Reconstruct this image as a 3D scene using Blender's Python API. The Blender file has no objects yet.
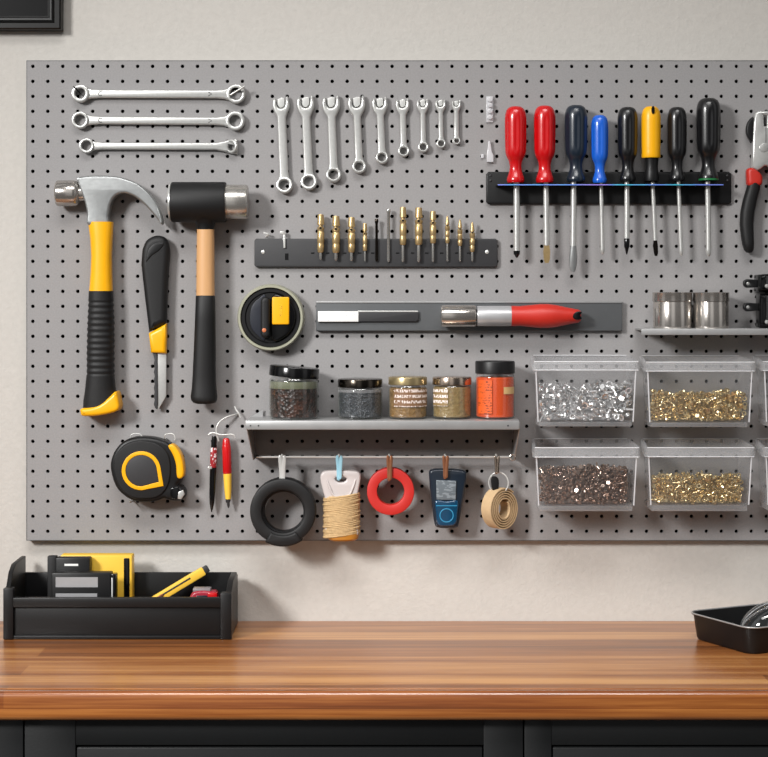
import bpy, bmesh, math, random
from mathutils import Vector, Matrix
R = random.Random(7)
C = bpy.context.scene.collection
PI = math.pi
# ---------------------------------------------------------------- layout units
S = 0.0015      # metres per photo pixel on the pegboard face (plane Y = 0)
D = 2.6         # camera distance from the pegboard face
HX, HY = 384.0, 295.0
ZE = 1.392      # eye height
def kk(d): return S * (D - d) / D
def at(px, py, d=0.0):
    k = kk(d)
    return Vector(((px - HX) * k, -d, ZE - (py - HY) * k))

# ---------------------------------------------------------------- materials
def lin(c):
    return tuple((v/255/12.92 if v/255 <= .04045 else ((v/255+.055)/1.055)**2.4) for v in c) + (1.0,)
def nodes(name):
    m = bpy.data.materials.new(name); m.use_nodes = True
    nt = m.node_tree; b = nt.nodes['Principled BSDF']
    return m, nt, b
def mat(name, rgb, rough=.5, metal=0.0, var=.12, scale=60.0, bump=0.0, bscale=300.0, spec=.5, coat=0.0, stretch=None):
    m, nt, b = nodes(name)
    tc = nt.nodes.new('ShaderNodeTexCoord'); vec = tc.outputs['Object']
    if stretch:
        mp = nt.nodes.new('ShaderNodeMapping'); mp.inputs['Scale'].default_value = stretch
        nt.links.new(vec, mp.inputs['Vector']); vec = mp.outputs['Vector']
    n = nt.nodes.new('ShaderNodeTexNoise'); n.inputs['Scale'].default_value = scale; n.inputs['Detail'].default_value = 4
    nt.links.new(vec, n.inputs['Vector'])
    mx = nt.nodes.new('ShaderNodeMix'); mx.data_type = 'RGBA'
    c = lin(rgb)
    mx.inputs[6].default_value = tuple(v*(1-var) for v in c[:3]) + (1,)
    mx.inputs[7].default_value = tuple(min(1, v*(1+var)) for v in c[:3]) + (1,)
    nt.links.new(n.outputs['Fac'], mx.inputs[0]); nt.links.new(mx.outputs[2], b.inputs['Base Color'])
    b.inputs['Roughness'].default_value = rough; b.inputs['Metallic'].default_value = metal
    b.inputs['Specular IOR Level'].default_value = spec; b.inputs['Coat Weight'].default_value = coat
    b.inputs['Coat Roughness'].default_value = .15
    if bump:
        n2 = nt.nodes.new('ShaderNodeTexNoise'); n2.inputs['Scale'].default_value = bscale; n2.inputs['Detail'].default_value = 3
        nt.links.new(vec, n2.inputs['Vector'])
        bp = nt.nodes.new('ShaderNodeBump'); bp.inputs['Strength'].default_value = bump; bp.inputs['Distance'].default_value = .001
        nt.links.new(n2.outputs['Fac'], bp.inputs['Height']); nt.links.new(bp.outputs['Normal'], b.inputs['Normal'])
    return m
def clear(name, rgb, cover, rough=.12, tint=.97, sheen=.05):
    """thin clear plastic / glass wall: mostly see-through, a little milky, with a surface reflection that grows at grazing angles"""
    m, nt, b = nodes(name); L = nt.links.new
    out = nt.nodes['Material Output']
    b.inputs['Base Color'].default_value = lin(rgb); b.inputs['Roughness'].default_value = .4
    tr = nt.nodes.new('ShaderNodeBsdfTransparent'); tr.inputs['Color'].default_value = (tint, tint, tint, 1)
    n = nt.nodes.new('ShaderNodeTexNoise'); n.inputs['Scale'].default_value = 90
    md = nt.nodes.new('ShaderNodeMath'); md.operation = 'MULTIPLY_ADD'
    md.inputs[1].default_value = cover*.3; md.inputs[2].default_value = cover*.85
    L(n.outputs['Fac'], md.inputs[0])
    lf = nt.nodes.new('ShaderNodeLayerWeight'); lf.inputs['Blend'].default_value = .5
    pw = nt.nodes.new('ShaderNodeMath'); pw.operation = 'POWER'; pw.inputs[1].default_value = 4.0; L(lf.outputs['Facing'], pw.inputs[0])
    ed = nt.nodes.new('ShaderNodeMath'); ed.operation = 'MULTIPLY_ADD'; ed.inputs[1].default_value = .3; L(pw.outputs[0], ed.inputs[0]); L(md.outputs[0], ed.inputs[2])
    ms = nt.nodes.new('ShaderNodeMixShader'); L(ed.outputs[0], ms.inputs[0]); L(tr.outputs[0], ms.inputs[1]); L(b.outputs[0], ms.inputs[2])
    gl = nt.nodes.new('ShaderNodeBsdfGlossy'); gl.inputs['Roughness'].default_value = rough
    sh = nt.nodes.new('ShaderNodeMath'); sh.operation = 'MULTIPLY_ADD'; sh.inputs[1].default_value = .35; sh.inputs[2].default_value = sheen; L(pw.outputs[0], sh.inputs[0])
    m2 = nt.nodes.new('ShaderNodeMixShader'); L(sh.outputs[0], m2.inputs[0]); L(ms.outputs[0], m2.inputs[1]); L(gl.outputs[0], m2.inputs[2])
    L(m2.outputs[0], out.inputs['Surface'])
    return m
def printed(name, base, ink, sx, sz, thr=.52, rows=0):
    """worn label print too small to read: rows of broken marks"""
    m, nt, b = nodes(name)
    tc = nt.nodes.new('ShaderNodeTexCoord'); mp = nt.nodes.new('ShaderNodeMapping')
    mp.inputs['Scale'].default_value = (sx, sx*.3, sz)
    nt.links.new(tc.outputs['Object'], mp.inputs['Vector'])
    n = nt.nodes.new('ShaderNodeTexNoise'); n.inputs['Scale'].default_value = 1.0; n.inputs['Detail'].default_value = 1.5
    nt.links.new(mp.outputs['Vector'], n.inputs['Vector'])
    cr = nt.nodes.new('ShaderNodeValToRGB'); cr.color_ramp.elements[0].position = thr; cr.color_ramp.elements[1].position = thr+.06
    cr.color_ramp.elements[0].color = lin(base); cr.color_ramp.elements[1].color = lin(ink)
    fac = n.outputs['Fac']
    if rows:
        sp = nt.nodes.new('ShaderNodeSeparateXYZ'); nt.links.new(tc.outputs['Object'], sp.inputs[0])
        a = nt.nodes.new('ShaderNodeMath'); a.operation = 'MULTIPLY'; a.inputs[1].default_value = 2*PI*rows; nt.links.new(sp.outputs['Z'], a.inputs[0])
        sn = nt.nodes.new('ShaderNodeMath'); sn.operation = 'SINE'; nt.links.new(a.outputs[0], sn.inputs[0])
        gt = nt.nodes.new('ShaderNodeMath'); gt.operation = 'GREATER_THAN'; gt.inputs[1].default_value = -.1; nt.links.new(sn.outputs[0], gt.inputs[0])
        mu = nt.nodes.new('ShaderNodeMath'); mu.operation = 'MULTIPLY'; nt.links.new(gt.outputs[0], mu.inputs[0]); nt.links.new(fac, mu.inputs[1]); fac = mu.outputs[0]
    nt.links.new(fac, cr.inputs[0]); nt.links.new(cr.outputs[0], b.inputs['Base Color'])
    b.inputs['Roughness'].default_value = .45
    return m
def granular(name, cols, scale, rough=.4, metal=0.0, bump=.8):
    m, nt, b = nodes(name)
    tc = nt.nodes.new('ShaderNodeTexCoord')
    v = nt.nodes.new('ShaderNodeTexVoronoi'); v.inputs['Scale'].default_value = scale
    nt.links.new(tc.outputs['Object'], v.inputs['Vector'])
    sp = nt.nodes.new('ShaderNodeSeparateColor'); nt.links.new(v.outputs['Color'], sp.inputs[0])
    cr = nt.nodes.new('ShaderNodeValToRGB'); e = cr.color_ramp.elements
    while len(e) < len(cols): e.new(.5)
    for i, c in enumerate(cols): e[i].position = i/(len(cols)-1); e[i].color = lin(c)
    nt.links.new(sp.outputs[0], cr.inputs[0]); nt.links.new(cr.outputs[0], b.inputs['Base Color'])
    bp = nt.nodes.new('ShaderNodeBump'); bp.inputs['Strength'].default_value = bump; bp.inputs['Distance'].default_value = .002
    nt.links.new(v.outputs['Distance'], bp.inputs['Height']); nt.links.new(bp.outputs['Normal'], b.inputs['Normal'])
    b.inputs['Roughness'].default_value = rough; b.inputs['Metallic'].default_value = metal
    return m
M = {}
M['wall'] = mat('plaster', (193, 189, 183), .9, var=.07, scale=110, bump=.6, bscale=210, spec=.15)
M['board'] = mat('grey_hardboard', (144, 142, 142), .6, var=.14, scale=420, bump=.12, bscale=500, spec=.35)
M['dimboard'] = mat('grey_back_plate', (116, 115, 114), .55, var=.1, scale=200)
M['hole_shade'] = mat('black_hole_shade', (10, 10, 10), .95, spec=.05)
M['chrome'] = mat('satin_chrome', (206, 206, 203), .30, .62, var=.10, scale=240, bump=.10, bscale=420)
M['steel'] = mat('brushed_steel', (190, 188, 184), .26, .8, var=.12, scale=60, stretch=(1, 1, 14))
M['steel_h'] = mat('brushed_steel_turned', (190, 186, 180), .24, .8, var=.16, scale=60, stretch=(14, 1, 1))
M['polished'] = mat('polished_steel', (190, 184, 178), .18, .85, var=.05)
M['forged'] = mat('forged_steel', (158, 160, 160), .36, .7, var=.18, scale=90, bump=.12, bscale=180)
M['shelfsteel'] = mat('galvanised_shelf', (168, 168, 168), .38, .5, var=.15, scale=50)
M['white_metal'] = mat('pale_wire', (215, 215, 212), .3, .4)
M['black_pl'] = mat('black_plastic', (17, 17, 18), .42, var=.15, spec=.35, bump=.1, bscale=600)
M['black_rub'] = mat('black_rubber', (16, 16, 17), .55, var=.15, spec=.4, bump=.25, bscale=700)
M['black_handle'] = mat('glossy_black_handle', (15, 15, 17), .3, var=.1, coat=.3)
M['black_gloss'] = mat('black_gloss', (10, 10, 11), .18, var=.1, spec=.4)
M['charcoal'] = mat('charcoal_metal', (46, 46, 48), .5, var=.12, bump=.1)
M['strip'] = mat('grey_strip', (88, 90, 92), .42, .2, var=.1)
M['yellow'] = mat('yellow_plastic', (238, 172, 8), .36, var=.05)
M['yellow2'] = mat('amber_plastic', (238, 192, 66), .4, var=.07)
M['red'] = mat('red_plastic', (188, 10, 16), .25, var=.06, coat=.4)
M['redmat'] = mat('red_handle', (184, 38, 26), .45, var=.08)
M['redring'] = mat('red_rubber', (188, 38, 32), .5, var=.08)
M['blue'] = mat('blue_plastic', (26, 92, 196), .25, var=.06, coat=.4)
M['navy'] = mat('navy_plastic', (24, 34, 46), .28, var=.1, coat=.3)
M['green'] = mat('green_band', (30, 110, 60), .4)
M['wood_handle'] = mat('pale_ash', (202, 156, 108), .45, var=.10, scale=30, stretch=(6, 6, .8))
M['brass'] = mat('brass', (188, 162, 116), .34, .65, var=.22, scale=160)
M['brasspiece'] = mat('brass_piece', (224, 204, 160), .2, .8, var=.15, scale=160)
M['bronzepiece'] = mat('dark_bronze_piece', (168, 148, 136), .18, .8, var=.2, scale=160)
M['silverpiece'] = mat('zinc_piece', (236, 236, 236), .18, .8, var=.1, scale=160)
M['cream_rim'] = mat('pale_green_rim', (172, 172, 152), .35, .3)
M['darkblue'] = mat('blue_black_disc', (34, 37, 46), .35)
M['orange_dot'] = mat('copper_dot', (196, 112, 70), .4)
M['worn_white'] = printed('worn_white_panel', (232, 232, 230), (198, 198, 198), 420, 260, .62, 120)
M['white'] = mat('white_label', (232, 232, 230), .5, var=.03)
M['bin'] = clear('clear_bin_wall', (225, 225, 228), .012, .15, .965, .03)
M['binrim'] = clear('frosted_bin_rim', (214, 214, 216), .20, .25, .95, .06)
M['binedge'] = clear('bright_bin_edge', (235, 235, 238), .55, .25, .95, .08)
M['glass'] = clear('jar_glass', (205, 215, 205), .015, .06, .95, .10)
M['lens'] = clear('clear_lens', (190, 198, 200), .02, .04, .93, .12)
M['translucent'] = mat('milky_plastic', (196, 188, 186), .35, var=.06)
M['twine'] = mat('jute', (188, 158, 114), .8, var=.3, scale=200, bump=.8, bscale=500)
M['amber'] = mat('amber_wood', (176, 116, 40), .4, var=.1)
M['tan'] = mat('tan_webbing', (190, 162, 124), .8, var=.12, scale=120, bump=.4, bscale=600)
M['copper'] = mat('copper_clip', (176, 120, 88), .35, .8)
M['bluepale'] = mat('pale_blue_clip', (150, 196, 212), .4)
M['bluecase'] = mat('teal_blue_plastic', (9, 58, 88), .2, var=.2, scale=40, coat=.6)
M['bluelight'] = mat('light_blue_ring', (44, 128, 168), .25, coat=.5)
M['greylabel'] = printed('grey_worn_label', (96, 104, 110), (128, 136, 142), 110, 260)
M['content_dark'] = granular('dark_mixed_bits', [(14, 10, 8), (52, 30, 22), (26, 16, 12), (78, 46, 34), (20, 14, 10)], 220)
M['content_olive'] = mat('olive_top', (108, 112, 88), .5)
M['content_grey'] = granular('dark_grey_beads', [(34, 36, 40), (60, 64, 70), (44, 46, 50), (90, 94, 100)], 420)
M['content_brown'] = granular('golden_brown_bits', [(112, 84, 48), (146, 112, 66), (126, 96, 56), (160, 128, 84)], 260, bump=.4)
M['content_tan'] = granular('tan_bits', [(126, 106, 68), (150, 128, 84), (138, 112, 70)], 260, bump=.4)
M['orange'] = mat('orange_paint', (214, 78, 22), .35, var=.08)
M['label_brown'] = printed('brown_label', (124, 92, 66), (222, 208, 200), 700, 260, .46, 125)
M['label_tan'] = printed('tan_label', (140, 116, 78), (234, 222, 216), 700, 260, .42, 125)
M['label_orange'] = printed('orange_label', (214, 88, 30), (96, 40, 14), 260, 620, .52, 260)
M['label_cream'] = mat('cream_patch', (206, 170, 116), .5)
M['lid_brass'] = mat('brass_lid', (176, 158, 118), .28, .8, var=.15)
M['lid_dark'] = mat('dark_metal_lid', (70, 64, 58), .2, 1, var=.2)
M['lid_silver'] = mat('silver_brown_lid', (190, 172, 156), .2, 1, var=.12)
M['cab'] = mat('black_cabinet_paint', (21, 22, 23), .45, var=.08, spec=.35, bump=.1)
M['pink'] = mat('magenta_plastic', (150, 26, 46), .35)
M['greyplastic'] = mat('grey_plastic', (128, 120, 122), .4)
M['silverlabel'] = mat('silver_label', (176, 176, 178), .35, .4, var=.1)
M['floor'] = mat('concrete', (120, 116, 110), .7, var=.12, scale=5)
M['picture'] = mat('black_picture_panel', (20, 20, 21), .3, var=.2, scale=6, spec=.12)
M['frame_dark'] = mat('dark_frame', (15, 14, 13), .35, var=.2, spec=.3)
M['frame_lip'] = mat('dark_frame_bead', (42, 42, 42), .4, .1)

def wood(name, c0, c1, c2, rough, coat=.35):
    m, nt, b = nodes(name)
    L = nt.links.new
    tc = nt.nodes.new('ShaderNodeTexCoord'); sp = nt.nodes.new('ShaderNodeSeparateXYZ'); L(tc.outputs['Object'], sp.inputs[0])
    ad = nt.nodes.new('ShaderNodeMath'); ad.operation = 'ADD'; L(sp.outputs['Y'], ad.inputs[0]); L(sp.outputs['Z'], ad.inputs[1])
    cm = nt.nodes.new('ShaderNodeCombineXYZ'); ax = nt.nodes.new('ShaderNodeMath'); ax.operation = 'ADD'; ax.inputs[1].default_value = 7.31; L(sp.outputs['X'], ax.inputs[0]); ay = nt.nodes.new('ShaderNodeMath'); ay.operation = 'ADD'; ay.inputs[1].default_value = 3.0; L(ad.outputs[0], ay.inputs[0]); L(ax.outputs[0], cm.inputs[0]); L(ay.outputs[0], cm.inputs[1])
    br = nt.nodes.new('ShaderNodeTexBrick'); br.inputs['Scale'].default_value = 1
    br.inputs['Brick Width'].default_value = 2.6; br.inputs['Row Height'].default_value = .058
    br.inputs['Mortar Size'].default_value = .0006; br.inputs['Mortar Smooth'].default_value = .3; br.offset = .37
    br.inputs['Color1'].default_value = (0, 0, 0, 1); br.inputs['Color2'].default_value = (1, 1, 1, 1); br.inputs['Mortar'].default_value = (.2, .2, .2, 1)
    L(cm.outputs[0], br.inputs['Vector'])
    m1 = nt.nodes.new('ShaderNodeMapping'); m1.inputs['Scale'].default_value = (1.3, 34, 1); L(cm.outputs[0], m1.inputs['Vector'])
    n1 = nt.nodes.new('ShaderNodeTexNoise'); n1.inputs['Scale'].default_value = 1; n1.inputs['Detail'].default_value = 6; n1.inputs['Distortion'].default_value = .6
    L(m1.outputs[0], n1.inputs['Vector'])
    m2 = nt.nodes.new('ShaderNodeMapping'); m2.inputs['Scale'].default_value = (7, 300, 1); L(cm.outputs[0], m2.inputs['Vector'])
    n2 = nt.nodes.new('ShaderNodeTexNoise'); n2.inputs['Scale'].default_value = 1; n2.inputs['Detail'].default_value = 3
    L(m2.outputs[0], n2.inputs['Vector'])
    a1 = nt.nodes.new('ShaderNodeMath'); a1.operation = 'MULTIPLY'; a1.inputs[1].default_value = .30; L(br.outputs['Color'], a1.inputs[0])
    a2 = nt.nodes.new('ShaderNodeMath'); a2.operation = 'MULTIPLY_ADD'; a2.inputs[1].default_value = .85; L(n1.outputs['Fac'], a2.inputs[0]); L(a1.outputs[0], a2.inputs[2])
    a3 = nt.nodes.new('ShaderNodeMath'); a3.operation = 'MULTIPLY_ADD'; a3.inputs[1].default_value = .42; L(n2.outputs['Fac'], a3.inputs[0]); L(a2.outputs[0], a3.inputs[2])
    cr = nt.nodes.new('ShaderNodeValToRGB'); e = cr.color_ramp.elements
    e[0].position = .48; e[0].color = lin(c0); e[1].position = 1.0; e[1].color = lin(c2)
    x = e.new(.73); x.color = lin(c1)
    L(a3.outputs[0], cr.inputs[0]); L(cr.outputs[0], b.inputs['Base Color'])
    b.inputs['Roughness'].default_value = rough; b.inputs['Coat Weight'].default_value = coat; b.inputs['Coat Roughness'].default_value = .2
    bp = nt.nodes.new('ShaderNodeBump'); bp.inputs['Strength'].default_value = .08; bp.inputs['Distance'].default_value = .001
    L(n2.outputs['Fac'], bp.inputs['Height']); L(bp.outputs['Normal'], b.inputs['Normal'])
    return m
M['wood'] = wood('stave_worktop', (86, 47, 19), (146, 89, 44), (194, 140, 84), .34)
M['wood_shaded'] = wood('worktop_front_shaded', (74, 36, 12), (128, 68, 27), (176, 110, 52), .26, .9)  # same worktop wood, shade of the front face put into a darker tone
def rainbow():
    m, nt, b = nodes('iridescent_edge')
    tc = nt.nodes.new('ShaderNodeTexCoord'); n = nt.nodes.new('ShaderNodeTexNoise'); n.inputs['Scale'].default_value = 16; n.noise_dimensions = '1D'
    sp = nt.nodes.new('ShaderNodeSeparateXYZ'); nt.links.new(tc.outputs['Object'], sp.inputs[0]); nt.links.new(sp.outputs['X'], n.inputs['W'])
    cr = nt.nodes.new('ShaderNodeValToRGB'); e = cr.color_ramp.elements
    e[0].position = .3; e[0].color = lin((150, 120, 215)); e[1].position = .7; e[1].color = lin((60, 190, 200))
    x = e.new(.5); x.color = lin((96, 140, 225))
    nt.links.new(n.outputs['Fac'], cr.inputs[0]); nt.links.new(cr.outputs[0], b.inputs['Base Color'])
    b.inputs['Roughness'].default_value = .3
    return m
M['rainbow'] = rainbow()

# ---------------------------------------------------------------- geometry kit
class G:
    def __init__(s): s.V = []; s.F = []
    def add(s, V, F):
        o = len(s.V); s.V += [Vector(v) for v in V]; s.F += [[i+o for i in f] for f in F]; return s
    def join(s, g): return s.add(g.V, g.F)
    def move(s, v): v = Vector(v); s.V = [a+v for a in s.V]; return s
    def xf(s, m): s.V = [m @ a for a in s.V]; return s
    def mesh(s, name, sharp=38):
        me = bpy.data.meshes.new(name); me.from_pydata([tuple(v) for v in s.V], [], s.F)
        bm = bmesh.new(); bm.from_mesh(me); bmesh.ops.recalc_face_normals(bm, faces=bm.faces); bm.to_mesh(me); bm.free()
        for p in me.polygons: p.use_smooth = True
        me.set_sharp_from_angle(angle=math.radians(sharp)); me.update()
        return me
def obj(name, g, m, parent=None, label=None, sharp=38):
    me = g if isinstance(g, bpy.types.Mesh) else g.mesh(name, sharp)
    if not me.materials: me.materials.append(M[m] if isinstance(m, str) else m)
    o = bpy.data.objects.new(name, me); C.objects.link(o)
    if parent: o.parent = parent
    if label: o['label'] = label
    return o
def tag(o, label, cat, group=None, kind=None):
    o['label'] = label; o['category'] = cat
    if group: o['group'] = group
    if kind: o['kind'] = kind
    return o
def thing(name, label, cat, loc, group=None, rz=0.0):
    o = bpy.data.objects.new(name, None); C.objects.link(o); o.empty_display_size = .02
    o.location = loc; o.rotation_euler = (0, 0, rz)
    return tag(o, label, cat, group)
def struct(name, g, m):
    o = obj(name, g, m); o['kind'] = 'structure'; return o
def box(x0, x1, y0, y1, z0, z1, bev=0.0, seg=2):
    bm = bmesh.new(); bmesh.ops.create_cube(bm, size=1)
    for v in bm.verts:
        v.co = Vector((x0 if v.co.x < 0 else x1, y0 if v.co.y < 0 else y1, z0 if v.co.z < 0 else z1))
    if bev: bmesh.ops.bevel(bm, geom=bm.edges[:], offset=bev, segments=seg, affect='EDGES', profile=.5)
    bm.verts.index_update()
    g = G().add([v.co.copy() for v in bm.verts], [[v.index for v in f.verts] for f in bm.faces]); bm.free()
    return g
def from_curve(cu):
    o = bpy.data.objects.new('tmp', cu); C.objects.link(o)
    dg = bpy.context.evaluated_depsgraph_get(); me = bpy.data.meshes.new_from_object(o.evaluated_get(dg))
    g = G().add([v.co.copy() for v in me.vertices], [list(p.vertices) for p in me.polygons])
    bpy.data.objects.remove(o); bpy.data.curves.remove(cu); bpy.data.meshes.remove(me)
    return g
def flat(loops, h, bev=0.0, bres=2):
    """2D outline (metres, x/z) with holes, extruded h thick around y=0, edges rounded by bev"""
    cu = bpy.data.curves.new('t', 'CURVE'); cu.dimensions = '2D'; cu.fill_mode = 'BOTH'
    bev = min(bev, h/2*.98)
    cu.extrude = h/2 - bev; cu.bevel_depth = bev; cu.bevel_resolution = bres; cu.offset = -bev
    for lp in loops:
        sp = cu.splines.new('POLY'); sp.points.add(len(lp)-1); sp.use_cyclic_u = True
        for i, p in enumerate(lp): sp.points[i].co = (p[0], p[1], 0, 1)
    g = from_curve(cu)
    g.V = [Vector((v.x, -v.z, v.y)) for v in g.V]
    # weld
    bm = bmesh.new(); vs = [bm.verts.new(v) for v in g.V]
    for f in g.F:
        try: bm.faces.new([vs[i] for i in f])
        except ValueError: pass
    bmesh.ops.remove_doubles(bm, verts=bm.verts, dist=1e-6); bm.verts.index_update()
    out = G().add([v.co.copy() for v in bm.verts], [[v.index for v in f.verts] for f in bm.faces]); bm.free()
    return out
def tube(pts, r, closed=False, res=3, smooth=4):
    P = [Vector(p) for p in pts]
    if smooth and len(P) > 2: P = cr3(P, smooth, closed)
    cu = bpy.data.curves.new('t', 'CURVE'); cu.dimensions = '3D'; cu.bevel_depth = r; cu.bevel_resolution = res; cu.use_fill_caps = True
    sp = cu.splines.new('POLY'); sp.points.add(len(P)-1); sp.use_cyclic_u = closed
    for i, p in enumerate(P): sp.points[i].co = (p.x, p.y, p.z, 1)
    return from_curve(cu)
def cr3(P, n, closed):
    out = []; N = len(P)
    for i in range(N if closed else N-1):
        a, b, c, d = (P[(i-1) % N], P[i], P[(i+1) % N], P[(i+2) % N]) if closed else (P[max(i-1, 0)], P[i], P[i+1], P[min(i+2, N-1)])
        for j in range(n):
            t = j/n
            out.append(.5*((2*b) + (c-a)*t + (2*a-5*b+4*c-d)*t*t + (3*b-a-3*c+d)*t**3))
    if not closed: out.append(P[-1])
    return out
def cr2(pts, n=4, closed=True):
    return [(v.x, v.y) for v in cr3([Vector((p[0], p[1], 0)) for p in pts], n, closed)]
def circ(cx, cy, rx, ry=None, n=28, a0=0.0, a1=2*PI):
    ry = rx if ry is None else ry
    full = abs(a1-a0-2*PI) < 1e-6
    return [(cx+rx*math.cos(a0+(a1-a0)*i/(n if full else n-1)), cy+ry*math.sin(a0+(a1-a0)*i/(n if full else n-1))) for i in range(n)]
def loft(rings, caps=True, closed=False):
    n = len(rings[0]); V = [v for r in rings for v in r]; F = []
    m = len(rings)
    for i in range(m if closed else m-1):
        for j in range(n):
            F.append([i*n+j, i*n+(j+1) % n, ((i+1) % m)*n+(j+1) % n, ((i+1) % m)*n+j])
    if caps and not closed: F.append(list(range(n))[::-1]); F.append([(m-1)*n+j for j in range(n)])
    return G().add(V, F)
def lathe(prof, O, ax, seg=32, mod=None, caps=True, closed=False, sq=1.0):
    ax = Vector(ax).normalized(); O = Vector(O)
    u = ax.orthogonal().normalized() if abs(ax.y) > .9 else Vector((0, -1, 0)); u = (u - ax*u.dot(ax)).normalized(); w = ax.cross(u)
    rings = []
    for a, r in prof:
        ring = []
        for j in range(seg):
            t = 2*PI*j/seg; rr = max(r, 1e-5)*(mod(a, t) if mod else 1)
            ring.append(O + ax*a + u*(rr*math.cos(t)*sq) + w*(rr*math.sin(t)))
        rings.append(ring)
    return loft(rings, caps, closed)
def ring_solid(O, ax, r0, r1, h, bev, seg=48):
    """flat ring: inner r0, outer r1, thickness h along ax centred on O, bevelled"""
    return lathe([(-h/2, r0+bev), (-h/2, r1-bev), (-h/2+bev*.3, r1-bev*.3), (-h/2+bev, r1), (h/2-bev, r1), (h/2-bev*.3, r1-bev*.3), (h/2, r1-bev),
                  (h/2, r0+bev), (h/2-bev*.3, r0+bev*.3), (h/2-bev, r0), (-h/2+bev, r0), (-h/2+bev*.3, r0+bev*.3)], O, ax, seg, closed=True)

class T:
    """a wall thing: outlines are read off in photo pixels about (cx, cy) and scaled once, at the thing's own distance"""
    def __init__(s, cx, cy, d=0.01): s.cx, s.cy, s.d, s.k = cx, cy, d, kk(d)
    def root(s, name, label, cat, group=None):
        s.r = thing(name, label, cat, s.loc(), group); return s
    def loc(s): return Vector(((s.cx-HX)*s.k, 0, ZE-(s.cy-HY)*s.k))
    def q(s, p): return ((p[0]-s.cx)*s.k, -(p[1]-s.cy)*s.k)
    def p(s, px, py, dm): a, b = s.q((px, py)); return Vector((a, -dm, b))
    def a(s, px, py, dm): return at(px, py, dm) - s.loc()
    def flat(s, outline, d0, d1, bev=0.0, holes=(), bres=2):
        return flat([[s.q(p) for p in outline]] + [[s.q(p) for p in h] for h in holes], d1-d0, bev, bres).move((0, -(d0+d1)/2, 0))
    def rows(s, rows, dc, dh, n=2.4, seg=24):
        """rows (py, xleft, xright[, depth factor]) -> rounded handle"""
        rings = []
        for row in rows:
            py, xl, xr = row[:3]; f = row[3] if len(row) > 3 else 1
            c = s.p((xl+xr)/2, py, dc); hw = (xr-xl)/2*s.k; ring = []
            for j in range(seg):
                t = 2*PI*j/seg; cs, sn = math.cos(t), math.sin(t)
                ring.append(c + Vector((hw*math.copysign(abs(cs)**(2/n), cs), -dh*f*math.copysign(abs(sn)**(2/n), sn), 0)))
            rings.append(ring)
        return loft(rings)
    def vl(s, prof, cx, dc, seg=32, mod=None, **kw):
        """vertical turned shape, prof (py, radius px)"""
        y0 = prof[0][0]
        return lathe([((py-y0)*s.k, r*s.k) for py, r in prof], s.p(cx, y0, dc), (0, 0, -1), seg, mod, **kw)
    def hl(s, prof, cy, dc, seg=32, mod=None, **kw):
        x0 = prof[0][0]
        return lathe([((px-x0)*s.k, r*s.k) for px, r in prof], s.p(x0, cy, dc), (1, 0, 0), seg, mod, **kw)
    def add(s, name, g, m, parent=None, label=None, sharp=38): return obj(name, g, m, parent or s.r, label, sharp)
    def solo(s, name, g, m, label, cat, group=None, kind=None, sharp=38):
        o = obj(name, g, m, None, None, sharp); o.location = s.loc(); return tag(o, label, cat, group, kind)
def wob(y, lo, hi, per, amp): return amp*(.5+.5*math.cos(2*PI*(y-lo)/per)) if lo <= y <= hi else 0.0

# ---------------------------------------------------------------- room
WY = .016                                     # wall face just behind the pegboard
ZB = .900                                     # worktop height
struct('wall_back', box(-2.2, 2.2, WY, WY+.12, 0, 2.9), 'wall')
struct('floor', box(-2.2, 2.2, -3.4, WY+.12, -.1, 0), 'floor')

# ---------------------------------------------------------------- pegboard (every hole is a real hole)
t = T(384, 300, 0).root('pegboard', 'large grey perforated pegboard fixed to the plaster wall', 'pegboard')
HPX, HPY, HR = 14.97, 15.0, 1.85
hx = [32.8+HPX*i for i in range(58)]; hy = [66.3+HPY*j for j in range(32)]
def edges(h, lo, hi): return [lo] + [(h[i]+h[i+1])/2 for i in range(len(h)-1)] + [hi]
ex, ey = edges(hx, 27, hx[-1]+6), edges(hy, 61, 540)
g = G(); N = 12; TH = .005
for i, cx in enumerate(hx):
    for j, cy in enumerate(hy):
        x0, x1, y0, y1 = ex[i], ex[i+1], ey[j], ey[j+1]
        hole = [(cx+HR*math.cos(2*PI*a/N+PI/4), cy+HR*math.sin(2*PI*a/N+PI/4)) for a in range(N)]
        out = [(x1, y1), (x1+(x0-x1)/3, y1), (x0+(x1-x0)/3, y1), (x0, y1), (x0, y1+(y0-y1)/3), (x0, y0+(y1-y0)/3), (x0, y0), (x0+(x1-x0)/3, y0), (x1+(x0-x1)/3, y0), (x1, y0), (x1, y0+(y1-y0)/3), (x1, y1+(y0-y1)/3)]
        V = [t.p(*p, 0) for p in out] + [t.p(*p, 0) for p in hole] + [t.p(*p, -TH) for p in hole]
        F = []
        for a in range(N):
            b = (a+1) % N
            F.append([a, b, N+b, N+a]); F.append([N+a, N+b, 2*N+b, 2*N+a])
        g.add(V, F)
me = bpy.data.meshes.new('perforated_panel'); me.from_pydata([tuple(v) for v in g.V], [], g.F)
bm = bmesh.new(); bm.from_mesh(me); bmesh.ops.remove_doubles(bm, verts=bm.verts, dist=1e-6); bmesh.ops.recalc_face_normals(bm, faces=bm.faces)
if sum(f.normal.y for f in bm.faces) > 0: bmesh.ops.reverse_faces(bm, faces=bm.faces)
bm.to_mesh(me); bm.free(); me.materials.append(M['board'])
obj('perforated_panel', me, 'board', t.r)
e = G(); XR = ex[-1]
for a, b, c, d in ((26.4, 27, 60.4, 540.6), (XR, XR+.6, 60.4, 540.6)):
    A, B = t.p(a, c, 0), t.p(b, d, 0); e.join(box(A.x, B.x, -.0003, WY-.0002, B.z, A.z))
for a, b, c, d in ((27, XR, 60.4, 61), (27, XR, 540, 540.6)):
    A, B = t.p(a, c, 0), t.p(b, d, 0); e.join(box(A.x, B.x, -.0003, WY-.0002, B.z, A.z))
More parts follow.
